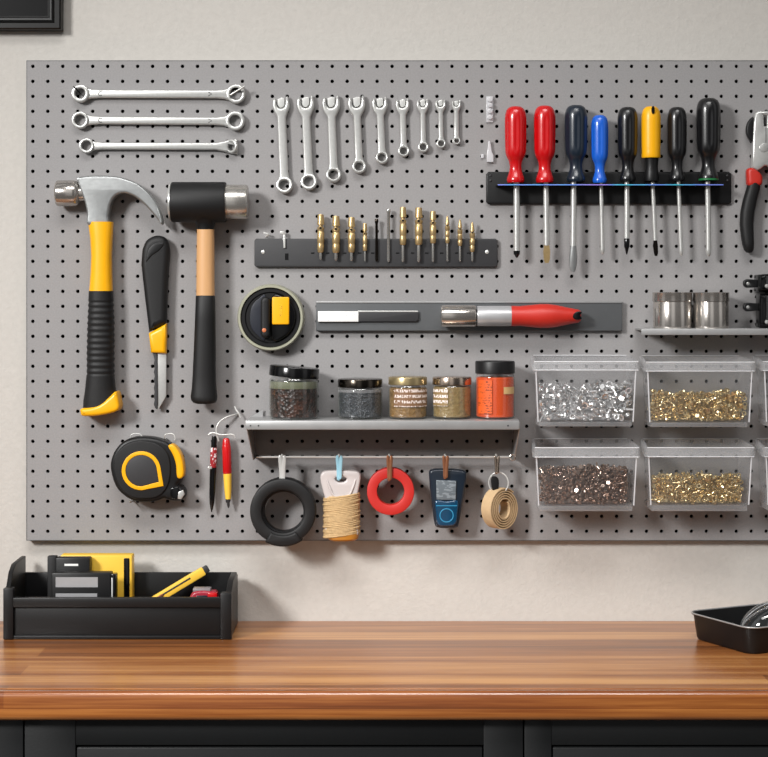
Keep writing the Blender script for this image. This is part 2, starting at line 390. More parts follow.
t.add('edge_trim', e, 'strip')
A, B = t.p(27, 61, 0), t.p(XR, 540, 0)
t.add('hole_shade_sheet', box(A.x, B.x, WY-.004, WY-.001, B.z, A.z), 'hole_shade')  # added black sheet, its colour stands in for shade inside the holes

# ---------------------------------------------------------------- picture frame, top left
kf = S*(D+WY)/D
def fr_rect(l, r, tp, b, off, y): return [Vector((l+off, y, b+off)), Vector((r-off, y, b+off)), Vector((r-off, y, tp-off)), Vector((l+off, y, tp-off))]
X1 = (63.5-HX)*kf; Z0 = ZE-(31.5-HY)*kf
l, r_, b_, tp = -.23, .23, -.17, .17
rt = thing('picture_frame', 'dark picture frame hanging above the left end of the pegboard', 'picture', (X1-.23, WY, Z0+.17))
prof = [(0, -.0002), (0, -.022), (.002, -.024), (.009, -.024), (.011, -.018), (.013, -.016)]
obj('frame_moulding', loft([fr_rect(l, r_, tp, b_, o, y) for o, y in prof], False), 'frame_dark', rt, sharp=20)
prof = [(.0125, -.0165), (.0145, -.019), (.017, -.019), (.019, -.0145), (.0215, -.013), (.0215, -.009)]
obj('inner_bead', loft([fr_rect(l, r_, tp, b_, o, y) for o, y in prof], False), 'frame_lip', rt, sharp=20)
obj('picture_panel', box(l+.02, r_-.02, -.0095, -.006, b_+.02, tp-.02), 'picture', rt)

# ---------------------------------------------------------------- long ring wrenches
def ring_wrench(c0, r0, i0, c1, r1, i1, hb, tp, label, tail=None, stamp=True):
    t = T((c0[0]+c1[0])/2, c0[1], .006).root('ring_wrench', label, 'wrench', 'long ring wrenches')
    up = [(c0[0]+r0*math.cos(a), c0[1]+r0*math.sin(a)) for a in [math.radians(x) for x in range(40, 321, 14)]]
    def mid(x, x0, x1, y0, y1): return y0+(y1-y0)*(x-x0)/(x1-x0)
    b = lambda x: mid(x, c0[0], c1[0], c0[1], c1[1])
    xa, xb = c0[0]+r0*.77, c1[0]-r1*.77
    top = [(xa+tp*.35, b(xa)-hb-(r0*.64-hb)*.35), (xa+tp*.75, b(xa)-hb-.3), (xa+tp, b(xa)-hb)]
    if tail: rgt = tail
    else:
        rgt = [(xb-tp, b(xb)-hb), (xb-tp*.75, b(xb)-hb-.3), (xb-tp*.35, b(xb)-hb-(r1*.64-hb)*.35)]
        rgt += [(c1[0]+r1*math.cos(a), c1[1]+r1*math.sin(a)) for a in [math.radians(x) for x in range(-140, 141, 14)]]
        rgt += [(xb-tp*.35, b(xb)+hb+(r1*.64-hb)*.35), (xb-tp*.75, b(xb)+hb+.3), (xb-tp, b(xb)+hb)]
    bot = [(xa+tp, b(xa)+hb), (xa+tp*.75, b(xa)+hb+.3), (xa+tp*.35, b(xa)+hb+(r0*.64-hb)*.35)]
    hole1 = circ(c1[0]-(3 if tail else 0), c1[1], i1*(.75 if tail else 1), i1, 12)
    t.add('wrench_body', t.flat(up+top+rgt+bot, .002, .0095, .0024, [circ(*c0, i0, None, 12), hole1]), 'chrome')
    # raised rings at the ends
    t.add('ring_end', ring_solid(t.p(*c0, .0075), (0, 1, 0), (i0-.1)*t.k, (r0-.2)*t.k, .010, .0015, 36), 'chrome')
    if not tail: t.add('ring_end', ring_solid(t.p(*c1, .0075), (0, 1, 0), (i1-.1)*t.k, (r1-.2)*t.k, .010, .0015, 36), 'chrome')
    else: t.add('ring_end', ring_solid(t.p(c1[0]-3, c1[1], .009), (.62, 1, 0), (i1-.6)*t.k, (i1+1.9)*t.k, .006, .0012, 36), 'chrome')
    if stamp:
        y = b(101); t.add('stamp_mark', tube([t.p(101+2*math.cos(a), y+2*math.sin(a), .0096) for a in [math.radians(x) for x in range(50, 311, 26)]], .0005), 'charcoal')
        y = b(210.5); t.add('stamp_mark', tube([t.p(208.5, y-2, .0096), t.p(212, y, .0096), t.p(208.5, y+2, .0096)], .0005, smooth=0), 'charcoal')
ring_wrench((80.8, 93.9), 8.9, 5.2, (236.2, 94.3), 9.5, 6.2, 4.0, 12, 'uppermost of three long silver double-ring wrenches, pegs through its rings')
ring_wrench((80.6, 120.4), 8.6, 5.6, (235.4, 121.2), 9.5, 6.0, 3.8, 12, 'middle of three long silver double-ring wrenches, round ring at both ends')
ring_wrench((87, 146), 7.6, 5.0, (235, 146.5), 9, 5.0, 3.5, 9, 'lowest and thinnest long ring wrench with a flared right end',
            tail=[(216, 142.9), (224, 141.2), (231, 139.3), (237.5, 139), (238, 146), (237.5, 154.3), (231, 153.6), (224, 151.6), (216, 150)], stamp=False)
def peg(name, px, py, pts, r, m, label, group=None):
    t = T(px, py, .012)
    t.solo(name, tube([t.p(*p) for p in pts], r), m, label, 'hook', group)
peg('peg_hook', 78, 89, [(80, 93.5, -.004), (80, 93.5, .013), (78, 90.5, .016), (74, 87, .018)], .0012, 'black_gloss', 'thin black peg through the left ring of the uppermost long wrench')
peg('peg_hook', 238, 92, [(230, 95.5, -.004), (230, 95.5, .014), (232, 94.5, .018), (245, 87, .020)], .0014, 'chrome', 'bright steel peg slanting across the right ring of the uppermost long wrench')

# ---------------------------------------------------------------- nine combination wrenches, largest at the left
CW = [(281, 105.5, 8.5, 284.4, 185.3, 8.4, 4.5), (305.5, 105, 8.8, 308.8, 182, 8.3, 4.4), (331, 105, 9.0, 333.7, 175, 7.6, 4.2),
      (356.6, 104.8, 8.7, 359.2, 166.7, 7.0, 3.8), (379.8, 105, 7.8, 382, 157.8, 6.4, 3.7), (402.5, 105.5, 7.0, 403.7, 151.2, 5.8, 3.2),
      (422.7, 105, 6.1, 423.3, 147.3, 5.3, 2.7), (440.5, 104.8, 5.4, 441.2, 143.7, 4.6, 2.5), (456.3, 104.8, 4.7, 456.7, 140.9, 3.7, 2.4)]
ORD = ['first and longest', 'second', 'third', 'fourth', 'fifth, middle', 'sixth', 'seventh', 'eighth', 'ninth and shortest']
for i, (jx, jy, jr, rx, ry, rr, hs) in enumerate(CW):
    t = T((jx+rx)/2, (jy+ry)/2, .008).root('combination_wrench', '%s silver combination wrench counting from the left of the descending row' % ORD[i], 'wrench', 'combination wrenches in a row by size')
    J = lambda a, b: (jx+a*jr, jy-b*jr)
    dx = (rx-jx)/(ry-jy)
    xs = lambda y: jx+dx*(y-jy)
    yj, yr = jy+jr*1.35, ry-rr*1.5
    jaw = [J(.78, -.82), J(.98, -.3), J(1.0, .15), J(.92, .62), J(.78, 1.08), J(.6, 1.0), J(.54, .55), J(.5, .05), J(.22, -.3), J(-.22, -.32), J(-.52, 0), J(-.56, .45), J(-.6, .8), J(-.84, .86), J(-1.0, .35), J(-.98, -.2), J(-.78, -.8)]
    o = cr2([(xs(yj)+hs, yj)] + jaw + [(xs(yj)-hs, yj)], 2, False)
    o += [(xs(yr)-hs, yr)]
    a0 = math.asin(min(.95, (hs+rr*.12)/rr))
    ring = [(rx+rr*math.cos(a), ry+rr*math.sin(a)) for a in [-PI/2-a0-(2*PI-2*a0)*q/24 for q in range(25)]]
    o += [(xs(ry-rr*1.15)-hs-.3, ry-rr*1.15)] + ring + [(xs(ry-rr*1.15)+hs+.3, ry-rr*1.15), (xs(yr)+hs, yr)]
    th = .0035+.00055*jr
    t.add('wrench_body', t.flat(o, .002, .002+th, th*.33, [circ(rx-.4, ry-.1, rr*.66, rr*.6, 12)]), 'chrome')
    t.add('ring_end', ring_solid(t.p(rx, ry, .003+th/2), (0, 1, -.12), rr*.62*t.k, rr*.98*t.k, th*1.25, th*.25, 30), 'chrome')
    pg = [J(.42, .9), J(.4, .05), J(.14, -.22), J(-.18, -.24), J(-.42, .04), J(-.48, .72), J(0, .95)]
    t2 = T(jx, jy, .006)
    t2.solo('peg_clip', t2.flat(pg, .0006, .0048, .001), 'white_metal', 'small pale metal peg clip in the jaw of the %s combination wrench from left' % ORD[i].split(' ')[0].strip(','), 'clip', 'peg clips holding the combination wrenches')

# ---------------------------------------------------------------- claw hammer
t = T(102, 295, .02).root('claw_hammer', 'claw hammer with yellow and black rubber handle, far left of the board', 'hammer')
head = [(78, 178.5), (80, 177.6), (88, 176.4), (97, 176), (108, 176.2), (118, 177), (128, 179.6), (138, 183.6), (146.4, 190), (153.8, 198.4), (159.4, 208), (162.6, 217.5), (163.2, 223.4), (161.6, 224.2), (157, 217.8), (151, 210.8), (145, 204.4), (138.5, 199), (132, 195.4), (125.5, 193.6), (119.5, 194.6), (115, 198), (112, 203.5), (110.3, 210), (109.4, 217), (109, 225), (89, 225), (88.4, 214), (86.6, 205), (84, 197), (80.8, 188)]
t.add('hammer_head', t.flat(cr2(head, 3), .008, .033, .0036, bres=4), 'forged', sharp=60)
t.add('striking_face', t.hl([(56.2, 0), (56.2, 11.2), (57, 12.4), (58.4, 13), (74, 13), (76.5, 12.6), (78.6, 11), (80, 8), (90, 7.2)], 193.3, .0205, 40), 'polished')
t.add('handle_sleeve', t.rows([(222, 88.7, 113.2), (223, 88.4, 113.4), (238, 90.4, 112.6), (256, 91.5, 111.9), (274, 90.8, 112.2), (289, 89.6, 112.7), (291.5, 89.4, 112.8)], .0205, .0155), 'yellow')
rows = []; y = 291
gl = [(291, 89.2, 113), (305, 88.4, 113.8), (320, 87.6, 114.4), (350, 86.8, 114.6), (375, 86.8, 114.4), (390, 85.2, 115.8), (400, 83.6, 118.6), (408, 83.2, 120.4), (412, 84.5, 118)]
def interp(tab, y):
    for a, b in zip(tab, tab[1:]):
        if a[0] <= y <= b[0]:
            f = (y-a[0])/(b[0]-a[0]); return [a[q]+(b[q]-a[q])*f for q in range(1, len(a))]
    return list(tab[-1][1:])
while y <= 412:
    l_, r2 = interp(gl, y); w = wob(y, 302, 374, 6, .75)
    rows.append((y, l_+w, r2-w, 1-w*.06)); y += 1
t.add('rubber_grip', t.rows(rows, .0205, .0185), 'black_rub', sharp=60)
t.add('grip_end', t.flat(cr2([(83, 408), (92, 406.8), (102, 403.4), (111, 396.4), (116.5, 391.2), (119, 392.4), (120.8, 401), (121.3, 406.5), (118.5, 410.5), (108, 413.6), (95, 415.4), (84.5, 415.2), (82.6, 412)], 3), .0005, .0405, .005, bres=3), 'yellow', sharp=60)

# ---------------------------------------------------------------- rubber mallet
t = T(206, 292, .03).root('mallet', 'black barrel-headed mallet with pale wooden handle, right of the claw hammer', 'mallet')
t.add('mallet_head', t.hl([(171, 0), (171, 18.6), (172, 19.8), (173.5, 20.2), (224.5, 20.2), (226, 19.6), (226, 0)], 202.2, .0308, 48), 'black_rub')
t.add('face_rim', t.hl([(169.6, 0), (169.6, 18.2), (170.4, 19.2), (171.6, 19.4), (172, 18)], 202.2, .0308, 48), 'chrome', label='thin silver face on the left of the head')
t.add('steel_cap', t.hl([(225.6, 0), (225.6, 17.1), (227, 17.3), (246.2, 17.3), (247.8, 16.4), (248.3, 15), (248.3, 0)], 202, .0308, 48), 'steel_h', label='polished steel cap on the right of the head')
t.add('neck', t.vl([(219, 12), (222, 10.4), (224.5, 9.2), (229.5, 8.7), (230, 8)], 205.6, .0308), 'black_pl')
t.add('wooden_handle', t.rows([(228.5, 197, 214.2), (245, 196.7, 214.5), (262, 196.5, 214.6), (280, 196.4, 214.6), (297, 196.2, 214.8)], .0308, .0125, 2.1), 'wood_handle')
t.add('rubber_grip', t.rows([(295.5, 196.4, 214.6, .96), (296.2, 195.9, 215.2), (320, 195, 215.6), (350, 193.8, 215.8), (375, 192.6, 216), (388, 191.8, 216.4), (396, 190.6, 217.4, 1.1), (400, 191.2, 217.2, 1.1), (402.6, 193.6, 215.6, 1.0), (403.6, 197, 212, .8)], .0308, .0145, 2.4), 'black_rub', sharp=60)

# ---------------------------------------------------------------- utility knife
t = T(156, 320, .012).root('utility_knife', 'fixed-handle utility knife with black body, yellow collar and pale blade', 'knife')
body = [(142.6, 250), (146, 241.6), (152, 237), (159, 235.6), (166, 238.2), (169.6, 246), (169.8, 256), (168.6, 275), (167.6, 300), (167, 322.5), (160, 326.5), (149.4, 332), (147, 312), (144, 287), (141.6, 265)]
t.add('knife_body', t.flat(cr2(body[:10], 4, False) + body[10:12] + cr2(body[11:], 4, False)[1:], .0015, .0235, .009, bres=4), 'black_rub', sharp=60)
t.add('thumb_panel', t.flat(cr2([(147, 262), (149, 250), (156, 243), (165, 243.5), (161, 250), (153, 256)], 4), .021, .0245, .0015), 'black_pl')
t.add('collar', t.flat([(149.2, 333), (160, 327.4), (167.2, 323.2), (167, 340), (166.6, 353.5), (151.4, 352.6)], .003, .022, .006, bres=4), 'yellow', sharp=60)
t.add('blade', t.flat([(156.4, 352), (166.4, 352), (166.2, 396), (158.4, 409.6), (156.6, 409)], .011, .0125, .0005), 'chrome')
t.add('blade_guide', t.flat([(152.6, 352), (157.4, 352), (158, 404), (157.4, 409), (155.4, 408.4)] + [(154.8 if q % 2 else 154, 404-4*q) for q in range(12)], .009, .0145, .0008), 'charcoal')

# ---------------------------------------------------------------- tape measure
t = T(146, 468, .02).root('tape_measure', 'round black tape measure with yellow teardrop outline, low on the left', 'tape measure')
case = [(112, 468), (113.5, 456), (119, 446), (127, 439.5), (138, 436.4), (150, 436.4), (161, 438.6), (170, 442.5), (178, 449), (183, 458), (184.6, 468), (183.6, 477), (181, 481), (178.4, 484), (184, 487.6), (186.4, 492), (185.4, 497), (180, 499.6), (172, 499.4), (165, 497.5), (158, 500), (148, 501), (136, 500), (125.5, 494.6), (117, 485)]
t.add('case', t.flat(cr2(case, 3), .002, .036, .0055, bres=4), 'black_pl', sharp=60)
inner = [(115.5, 468), (118, 454), (126, 444.5), (138, 440), (150, 440.4), (161, 444), (169, 452), (172, 464), (171.5, 476), (168, 487), (160, 495), (148, 497.4), (134, 496), (122, 487)]
t.add('front_cover', t.flat(cr2(inner, 3), .034, .0385, .002, bres=3), 'black_rub', sharp=60)
def tear(r, tip): return [(143+r*math.cos(a), 469.4+r*math.sin(a)) for a in [math.radians(x) for x in range(88, 363, 11)]] + [tip]
t.add('teardrop_outline', t.flat(tear(19.4, (165.2, 484.6)), .038, .0398, .0006, [tear(15.6, (160.6, 480.4))]), 'yellow')
t.add('centre_disc', t.flat(tear(15.4, (160.2, 480)), .0375, .0392, .0005), 'charcoal')
t.add('lock_button', t.flat(cr2([(169.6, 445), (175, 444), (181.5, 452), (184.8, 463), (184.8, 475.5), (178.6, 476.4), (177.4, 464), (174.4, 454)], 3), .012, .0395, .003), 'yellow', sharp=60)
t.add('end_hook', t.flat([(179.6, 490.6), (184.4, 488.6), (186, 493), (182.6, 498), (179, 497.6)], .022, .038, .0012), 'chrome')
t.add('tape_mouth', t.flat([(171, 487), (179, 485), (183, 492), (180, 498.5), (172, 498)], .018, .0372, .002), 'black_gloss')
for px, s in ((136.5, 1), (169.8, .9)):
    t3 = T(px, 437, .02)
    t3.solo('wire_hook', tube([t3.p(px-6*s, 439, -.004), t3.p(px-6*s, 439, .016), t3.p(px-5.6*s, 435, .02), t3.p(px-1, 433.6, .02), t3.p(px+4*s, 434.4, .02), t3.p(px+5.8*s, 438, .02), t3.p(px+5*s, 440.5, .02)], .0008), 'white_metal',
            'silver wire hook over the %s of the tape measure' % ('top centre' if s == 1 else 'top right'), 'hook', 'wire hooks holding the tape measure')
t3 = T(131, 500.6, .02)
t3.solo('peg_hook', tube([t3.p(131, 502, -.004), t3.p(131, 502, .024), t3.p(130.6, 499.8, .029)], .0011), 'chrome', 'tiny steel peg under the lower edge of the tape measure', 'hook')

# ---------------------------------------------------------------- two pens on a bent wire hook
t = T(214, 474, .012).root('ballpoint_pen', 'slim dark pen with red and white band, left of the red and yellow pen', 'pen')
def lean(t, x0, y0, x1, y1, prof, dc, seg=20):
    L = math.hypot(x1-x0, y1-y0)
    return lathe([(a*L*t.k, r*t.k) for a, r in prof], t.p(x0, y0, dc), t.p(x1, y1, dc)-t.p(x0, y0, dc), seg)
t.add('cap_end', lean(t, 214.4, 436, 213.8, 448, [(0, 0), (0, 2.2), (.2, 2.7), (1, 3)], .012), 'black_gloss')
t.add('printed_band', lean(t, 213.8, 447.5, 213.2, 468, [(0, 3), (.05, 3.3), (.95, 3.3), (1, 3)], .012), printed('red_white_band', (150, 30, 36), (225, 220, 220), 320, 260, .56), label='red band with white marks')
t.add('barrel', lean(t, 213.2, 467, 211.6, 512, [(0, 3.2), (.1, 3.3), (.6, 3), (.8, 2.4), (.93, 1.3), (1, .4)], .012), 'black_gloss')
t.add('pocket_clip', t.flat([(208.4, 466.4), (212, 466), (212.4, 468.6), (208.6, 469)], .012, .017, .0006), 'chrome')
t = T(227, 473, .014).root('ballpoint_pen', 'pen with red upper half and yellow lower half', 'pen')
t.add('cap_end', lean(t, 226.2, 438, 226.4, 446, [(0, 0), (0, 2.6), (.3, 3.6), (1, 4.2)], .014), 'red', label='dark red end')
t.add('barrel', lean(t, 226.4, 445, 227.4, 474, [(0, 4.1), (.06, 4.5), (.95, 4.5), (1, 4)], .014), 'red')
t.add('grip', lean(t, 227.4, 473, 228.2, 499, [(0, 4.1), (.05, 4.2), (.6, 3.7), (1, 2.8)], .014), 'yellow2')
t.add('tip', lean(t, 228.2, 498.6, 228.5, 508, [(0, 2.6), (.3, 2.2), (.35, 1.5), (.8, 1.2), (1, .4)], .014), 'charcoal')
t = T(222, 428, .012)
g = tube([t.p(219, 441, .016), t.p(217, 434, .017), t.p(217, 427, .017), t.p(221, 420.6, .016), t.p(228, 416.6, .012), t.p(236, 414.6, .004), t.p(238, 414.3, -.003)], .0012)
g.join(tube([t.p(234.6, 406.5, .008), t.p(236, 410, .009), t.p(238.6, 413.6, .010), t.p(240.4, 417.6, .010)], .0012))
g.join(tube([t.p(208.5, 434.6, .017), t.p(213, 432.4, .018), t.p(222, 434.4, .02), t.p(233, 434, .02), t.p(235.6, 437.4, .019)], .0011))
t.solo('wire_hook', g, 'white_metal', 'bent silver wire hook that the two pens hang from', 'hook')

# ---------------------------------------------------------------- round tin with black bar and yellow tab
t = T(270.6, 317.6, .02).root('round_tape_case', 'round black case with pale rim, raised bar and yellow tab', 'case')
Oc = t.p(270.6, 317.6, 0)
t.add('rim', lathe([(.001, 29*t.k), (.001, 33.2*t.k), (.004, 33.8*t.k), (.021, 33.2*t.k), (.0245, 32.2*t.k), (.0245, 30.2*t.k), (.016, 29.4*t.k)], Oc, (0, -1, 0), 56, caps=False), 'cream_rim')
t.add('case_body', lathe([(.001, 0), (.001, 31*t.k), (.0185, 31*t.k), (.022, 29*t.k), (.022, 25.8*t.k), (.020, 24.5*t.k), (.020, 0)], Oc, (0, -1, 0), 56), 'black_pl')
t.add('centre_plate', t.flat(cr2([(250, 318), (252, 306), (259, 298.5), (266, 297), (266, 338), (258, 335.5), (251.6, 328)], 3), .0195, .0215, .0008), 'darkblue')
t.add('side_block', t.flat(cr2([(272, 296.6), (286, 298), (294, 307), (296, 318), (292, 330), (284, 337.6), (272, 339)], 3), .0195, .027, .003), 'black_gloss')
bar = circ(265.8, 301.5, 4.7, None, 10, PI, 2*PI) + circ(265.8, 333.5, 4.7, None, 10, 0, PI)
b = t.add('raised_bar', t.flat(bar, .0195, .034, .005, bres=3), 'black_rub')
t.add('round_stud', lathe([(0, 0), (0, 2.2*t.k), (.0012, 2*t.k), (.002, 0)], t.p(264.8, 330, .0335), (0, -1, 0), 16), 'orange_dot', b)
t.add('yellow_tab', t.flat([(273.4, 297), (288.6, 297), (289.6, 298), (289.6, 323.4), (288.6, 324.4), (273.4, 324.4), (272.6, 323.4), (272.6, 298)], .024, .033, .0015), 'yellow')
t.add('tab_print', t.flat([(279.6, 304), (282.6, 304), (282.6, 316), (279.6, 316)], .0328, .0333, 0), printed('tab_print', (246, 188, 10), (180, 130, 20), 500, 800, .5))

# ---------------------------------------------------------------- black drill bit strip and twelve bits
t = T(376, 252.5, .008).root('bit_strip', 'matte charcoal holder strip carrying the row of bits', 'tool strip')
t.add('strip_plate', t.flat([(256, 238.6), (495.6, 238.6), (497.6, 240.6), (497.6, 265), (495.6, 267), (256, 267), (254.4, 265), (254.4, 240.6)], .0005, .0075, .0012), 'charcoal')
def screw(t, px, py, d, r=2.0, m='white_metal'):
    return t.add('screw', lathe([(0, 0), (0, r*t.k), (.001, r*.9*t.k), (.0018, r*.4*t.k), (.002, 0)], t.p(px, py, d), (0, -1, 0), 16), m)
screw(t, 263, 252, .0074); screw(t, 487, 252, .0074)
t.add('slot', t.flat([(285, 253.4), (288.4, 253.4), (288.4, 260), (285, 260)], .0072, .0078), 'black_gloss')
for px in (311, 326, 343, 358, 371, 396, 411, 425, 440, 455, 467):
    t.add('slot', t.flat([(px, 252.4), (px+3.4, 252.4), (px+3.4, 253.8), (px, 253.8)], .0072, .0077), 'black_gloss')
t3 = T(266, 235, .01)
g = tube([t3.p(265, 236, -.003), t3.p(266, 236.4, .008), t3.p(269, 234, .011)], .0012, smooth=0); g.join(t3.flat([(263.6, 232), (268.8, 233.2), (268.2, 234.8), (263.4, 233.6)], .008, .012, .0005))
t3.solo('wall_peg', g, 'white_metal', 'small loose white peg on the upper left edge of the bit strip', 'hook')
t3 = T(284, 240, .012)
g = t3.flat([(283, 232.6), (285.2, 232.6), (285.4, 248), (283.4, 248)], .008, .0105, .0006); g.join(t3.flat([(280, 231), (284.4, 231.4), (284, 234.4), (280, 234)], .006, .012, .0008))
t3.solo('wall_peg', g, 'white_metal', 'tall white peg hanging down the left part of the bit strip', 'hook')
BITS = [(320.7, 214.4, 252.5, 3.6, 259.5, 'b'), (336, 216, 252.8, 4.0, 260.4, 'b'), (351.5, 217.3, 252.4, 3.7, 261, 'b'), (365, 223.4, 251, 2.4, 261.4, 'b'), (376.6, 218.8, 0, 1.7, 261.4, 's'), (388.5, 208.6, 0, 1.8, 262, 's'),
        (403, 207, 245, 3.4, 262, 'b'), (418.7, 207.6, 245, 3.9, 262, 'b'), (433, 211.2, 243.4, 3.2, 262, 'b'), (447.4, 216, 243.4, 2.4, 261.4, 'p'), (460, 219.6, 246, 2.6, 261.4, 'p'), (472.3, 222, 252, 2.7, 261.4, 'p')]
BL = ['first brass bit at the left end of the strip', 'second brass bit from the left, widest of the left three', 'third brass bit from the left of the strip', 'short slim brass bit left of the steel rods',
      'dull thin steel rod bit with no brass body', 'bright thin steel rod bit, tall and flat-topped', 'brass bit just right of the steel rods, notched', 'widest tall brass bit with a round hole', 'brass bit right of the widest one, three notches',
      'slim pointed brass bit, third from the right end', 'slim pointed brass bit, second from the right end', 'slim pointed brass bit at the right end']
for (x, y0, yb, w, y1, kd), lb in zip(BITS, BL):
    dc = .0078+max(w, 1.7)*S
    t = T(x, (y0+y1)/2, dc).root('drill_bit', lb, 'drill bit', 'bits in the holder strip')
    if kd == 's':
        t.add('shank', t.vl([(y0, 0), (y0, w*.8), (y0+1, w*1.15), (y0+3.5, w*1.15), (y0+4.5, w*.8), (y1-2, w*.85), (y1, w*.5), (y1, 0)], x, dc, 16), 'steel' if x > 380 else 'lid_dark')
    else:
        h = yb-y0
        if kd == 'b': pr = [(0, 0), (0, .78), (.02, .86), (.27, 1), (.28, .62), (.33, .62), (.34, .98), (.40, 1.0), (.42, .86), (.46, .86), (.48, 1), (.72, .98), (.74, .9), (.78, .9), (.80, .98), (.97, .9), (1, .7), (1, .3)]
        else: pr = [(0, 0), (0, .25), (.08, .5), (.16, .62), (.3, .92), (.31, .66), (.36, .66), (.37, 1), (.5, 1), (.52, .84), (.58, .84), (.6, 1), (.74, .98), (.76, .84), (.8, .84), (.82, .96), (.97, .8), (1, .6), (1, .3)]
        b = t.add('bit_body', t.vl([(y0+a*h, r*w) for a, r in pr], x, dc, 20), 'brass')
        t.add('notch', t.flat(circ(x-.2, y0+h*.36, w*.36, w*.3, 10), dc+w*t.k*.7, dc+w*t.k*1.02), 'black_gloss', b)
        t.add('shank', t.vl([(yb-1, w*.45), (y1-1.5, w*.42), (y1, w*.22), (y1, 0)], x, dc, 16), 'steel')

# ---------------------------------------------------------------- grey magnetic strip with a file card and a red-handled tool
t = T(469, 316, .01).root('magnetic_strip', 'long grey magnetic tool strip mounted above the jar shelf', 'tool strip')
t.add('strip_plate', t.flat([(316.4, 301.4), (622, 301.4), (622.4, 302), (622.4, 330.6), (622, 331), (316.4, 331), (316, 330.6), (316, 302)], .0005, .010, .0012), 'strip')
t.add('strip_edge', t.flat([(316.4, 301.2), (622, 301.2), (622, 303), (316.4, 303)], .0102, .0112, .0004), 'shelfsteel')
t = T(368, 316.4, .012).root('flat_marker', 'flat bar with white left half and dark right half on the grey strip', 'marker')
t.add('bar_body', t.flat([(358, 311), (417, 311), (418.8, 313), (418.8, 319.4), (416.6, 321.8), (358, 321.8)], .010, .0148, .0015), 'charcoal')
t.add('bright_edge', t.flat([(358, 310.6), (417.4, 310.6), (418.4, 312), (358, 312)], .0142, .0155, .0004), 'white_metal')
t.add('white_panel', t.flat([(318, 311.2), (358.6, 311.2), (358.6, 321.8), (318, 321.8)], .010, .0158, .001), 'worn_white')
t = T(510, 316, .024).root('socket_driver', 'red-handled tool with silver ferrule and steel barrel on the grey strip', 'driver')
hb = [(511, 10), (513, 10.2), (520, 10), (530, 11), (540, 12), (548, 12), (556, 11), (566, 8.8), (574, 7.2), (578.6, 6.4), (580.4, 5), (580.8, 0)]
t.add('handle', t.hl([(511, 0)] + hb, 316, .0265, 36), 'redmat')
for x_ in (528, 540): t.add('seam_line', t.hl([(x_, 10.6), (x_, 11.9 if x_ > 530 else 10.95), (x_+.5, 11.95 if x_ > 530 else 11), (x_+.5, 10.6)], 316, .0265, 36), 'redmat')
t.add('hang_hole', t.flat(cr2([(571, 316), (576, 311.4), (581.2, 312), (579, 315), (580.8, 318.6), (575, 319.6)], 3), .022, .0378, .001), 'black_gloss')
t.add('ferrule', t.hl([(477, 0), (477, 9.6), (478, 10.2), (509.5, 10.2), (511.4, 9.8), (511.4, 0)], 316, .0265, 36, mod=lambda a, th: 1+.012*math.cos(a*1600)), 'silverlabel')
t.add('neck', t.hl([(473, 7), (478, 7)], 316, .0265, 24), 'black_gloss')
t.add('barrel', t.hl([(441, 0), (441, 9.6), (441.6, 10.4), (444, 10.8), (474.6, 10.8), (475.6, 10.2), (475.6, 0)], 316, .0265, 40), 'polished')

# ---------------------------------------------------------------- screwdriver rack and eight screwdrivers
t = T(610, 188, .02).root('screwdriver_rack', 'black wall rack with an iridescent line, holding the screwdrivers', 'rack')
t.add('back_plate', t.flat([(489, 171), (731, 171), (733.4, 173.4), (733.4, 201.4), (731, 203.8), (489, 203.8), (486.8, 201.4), (486.8, 173.4)], .0005, .0065, .002), 'black_pl')
SD = [  # cx, top, bottom, half width, shaft x0, shaft x1, tip y, shaft half width, tip start
    (515.6, 106.3, 182.8, 10.8, 516.6, 516.8, 258, 2.9, 250.5, 'red', 'ph', 'first red screwdriver, leftmost in the rack, dark cross tip'),
    (544.7, 105.6, 182.8, 10.8, 546, 546.8, 263, 2.7, 245, 'red', 'sl', 'second red screwdriver from the left, with a bronze flat tip'),
    (576, 105, 181.8, 11.3, 573.8, 573, 272, 2.7, 245.6, 'navy', 'kn', 'navy black screwdriver with the longest shaft and a flared tip'),
    (599.7, 115, 183, 8.6, 601, 602.6, 254.5, 1.9, 249, 'blue', 'pl', 'bright blue screwdriver, shortest handle in the rack'),
    (627.6, 107, 181.5, 10, 627, 626.8, 254.8, 2.5, 238, 'black_handle', 'ph', 'black screwdriver between the blue and the yellow one'),
    (651, 106.4, 182, 9.6, 652.6, 656, 256, 1.9, 240, 'yellow', 'sl', 'yellow screwdriver with a black lower grip'),
    (677, 107, 181, 9.6, 678.4, 681.4, 256, 1.9, 250, 'black_handle', 'pl', 'black screwdriver just right of the yellow one'),
    (708.5, 98, 181, 12, 707.6, 708.6, 256.5, 2.5, 250, 'black_handle', 'pl', 'largest black screwdriver with a green ring, right end of the rack')]
DS = .0225
lp = [(488.5, 0), (731.5, 0)]
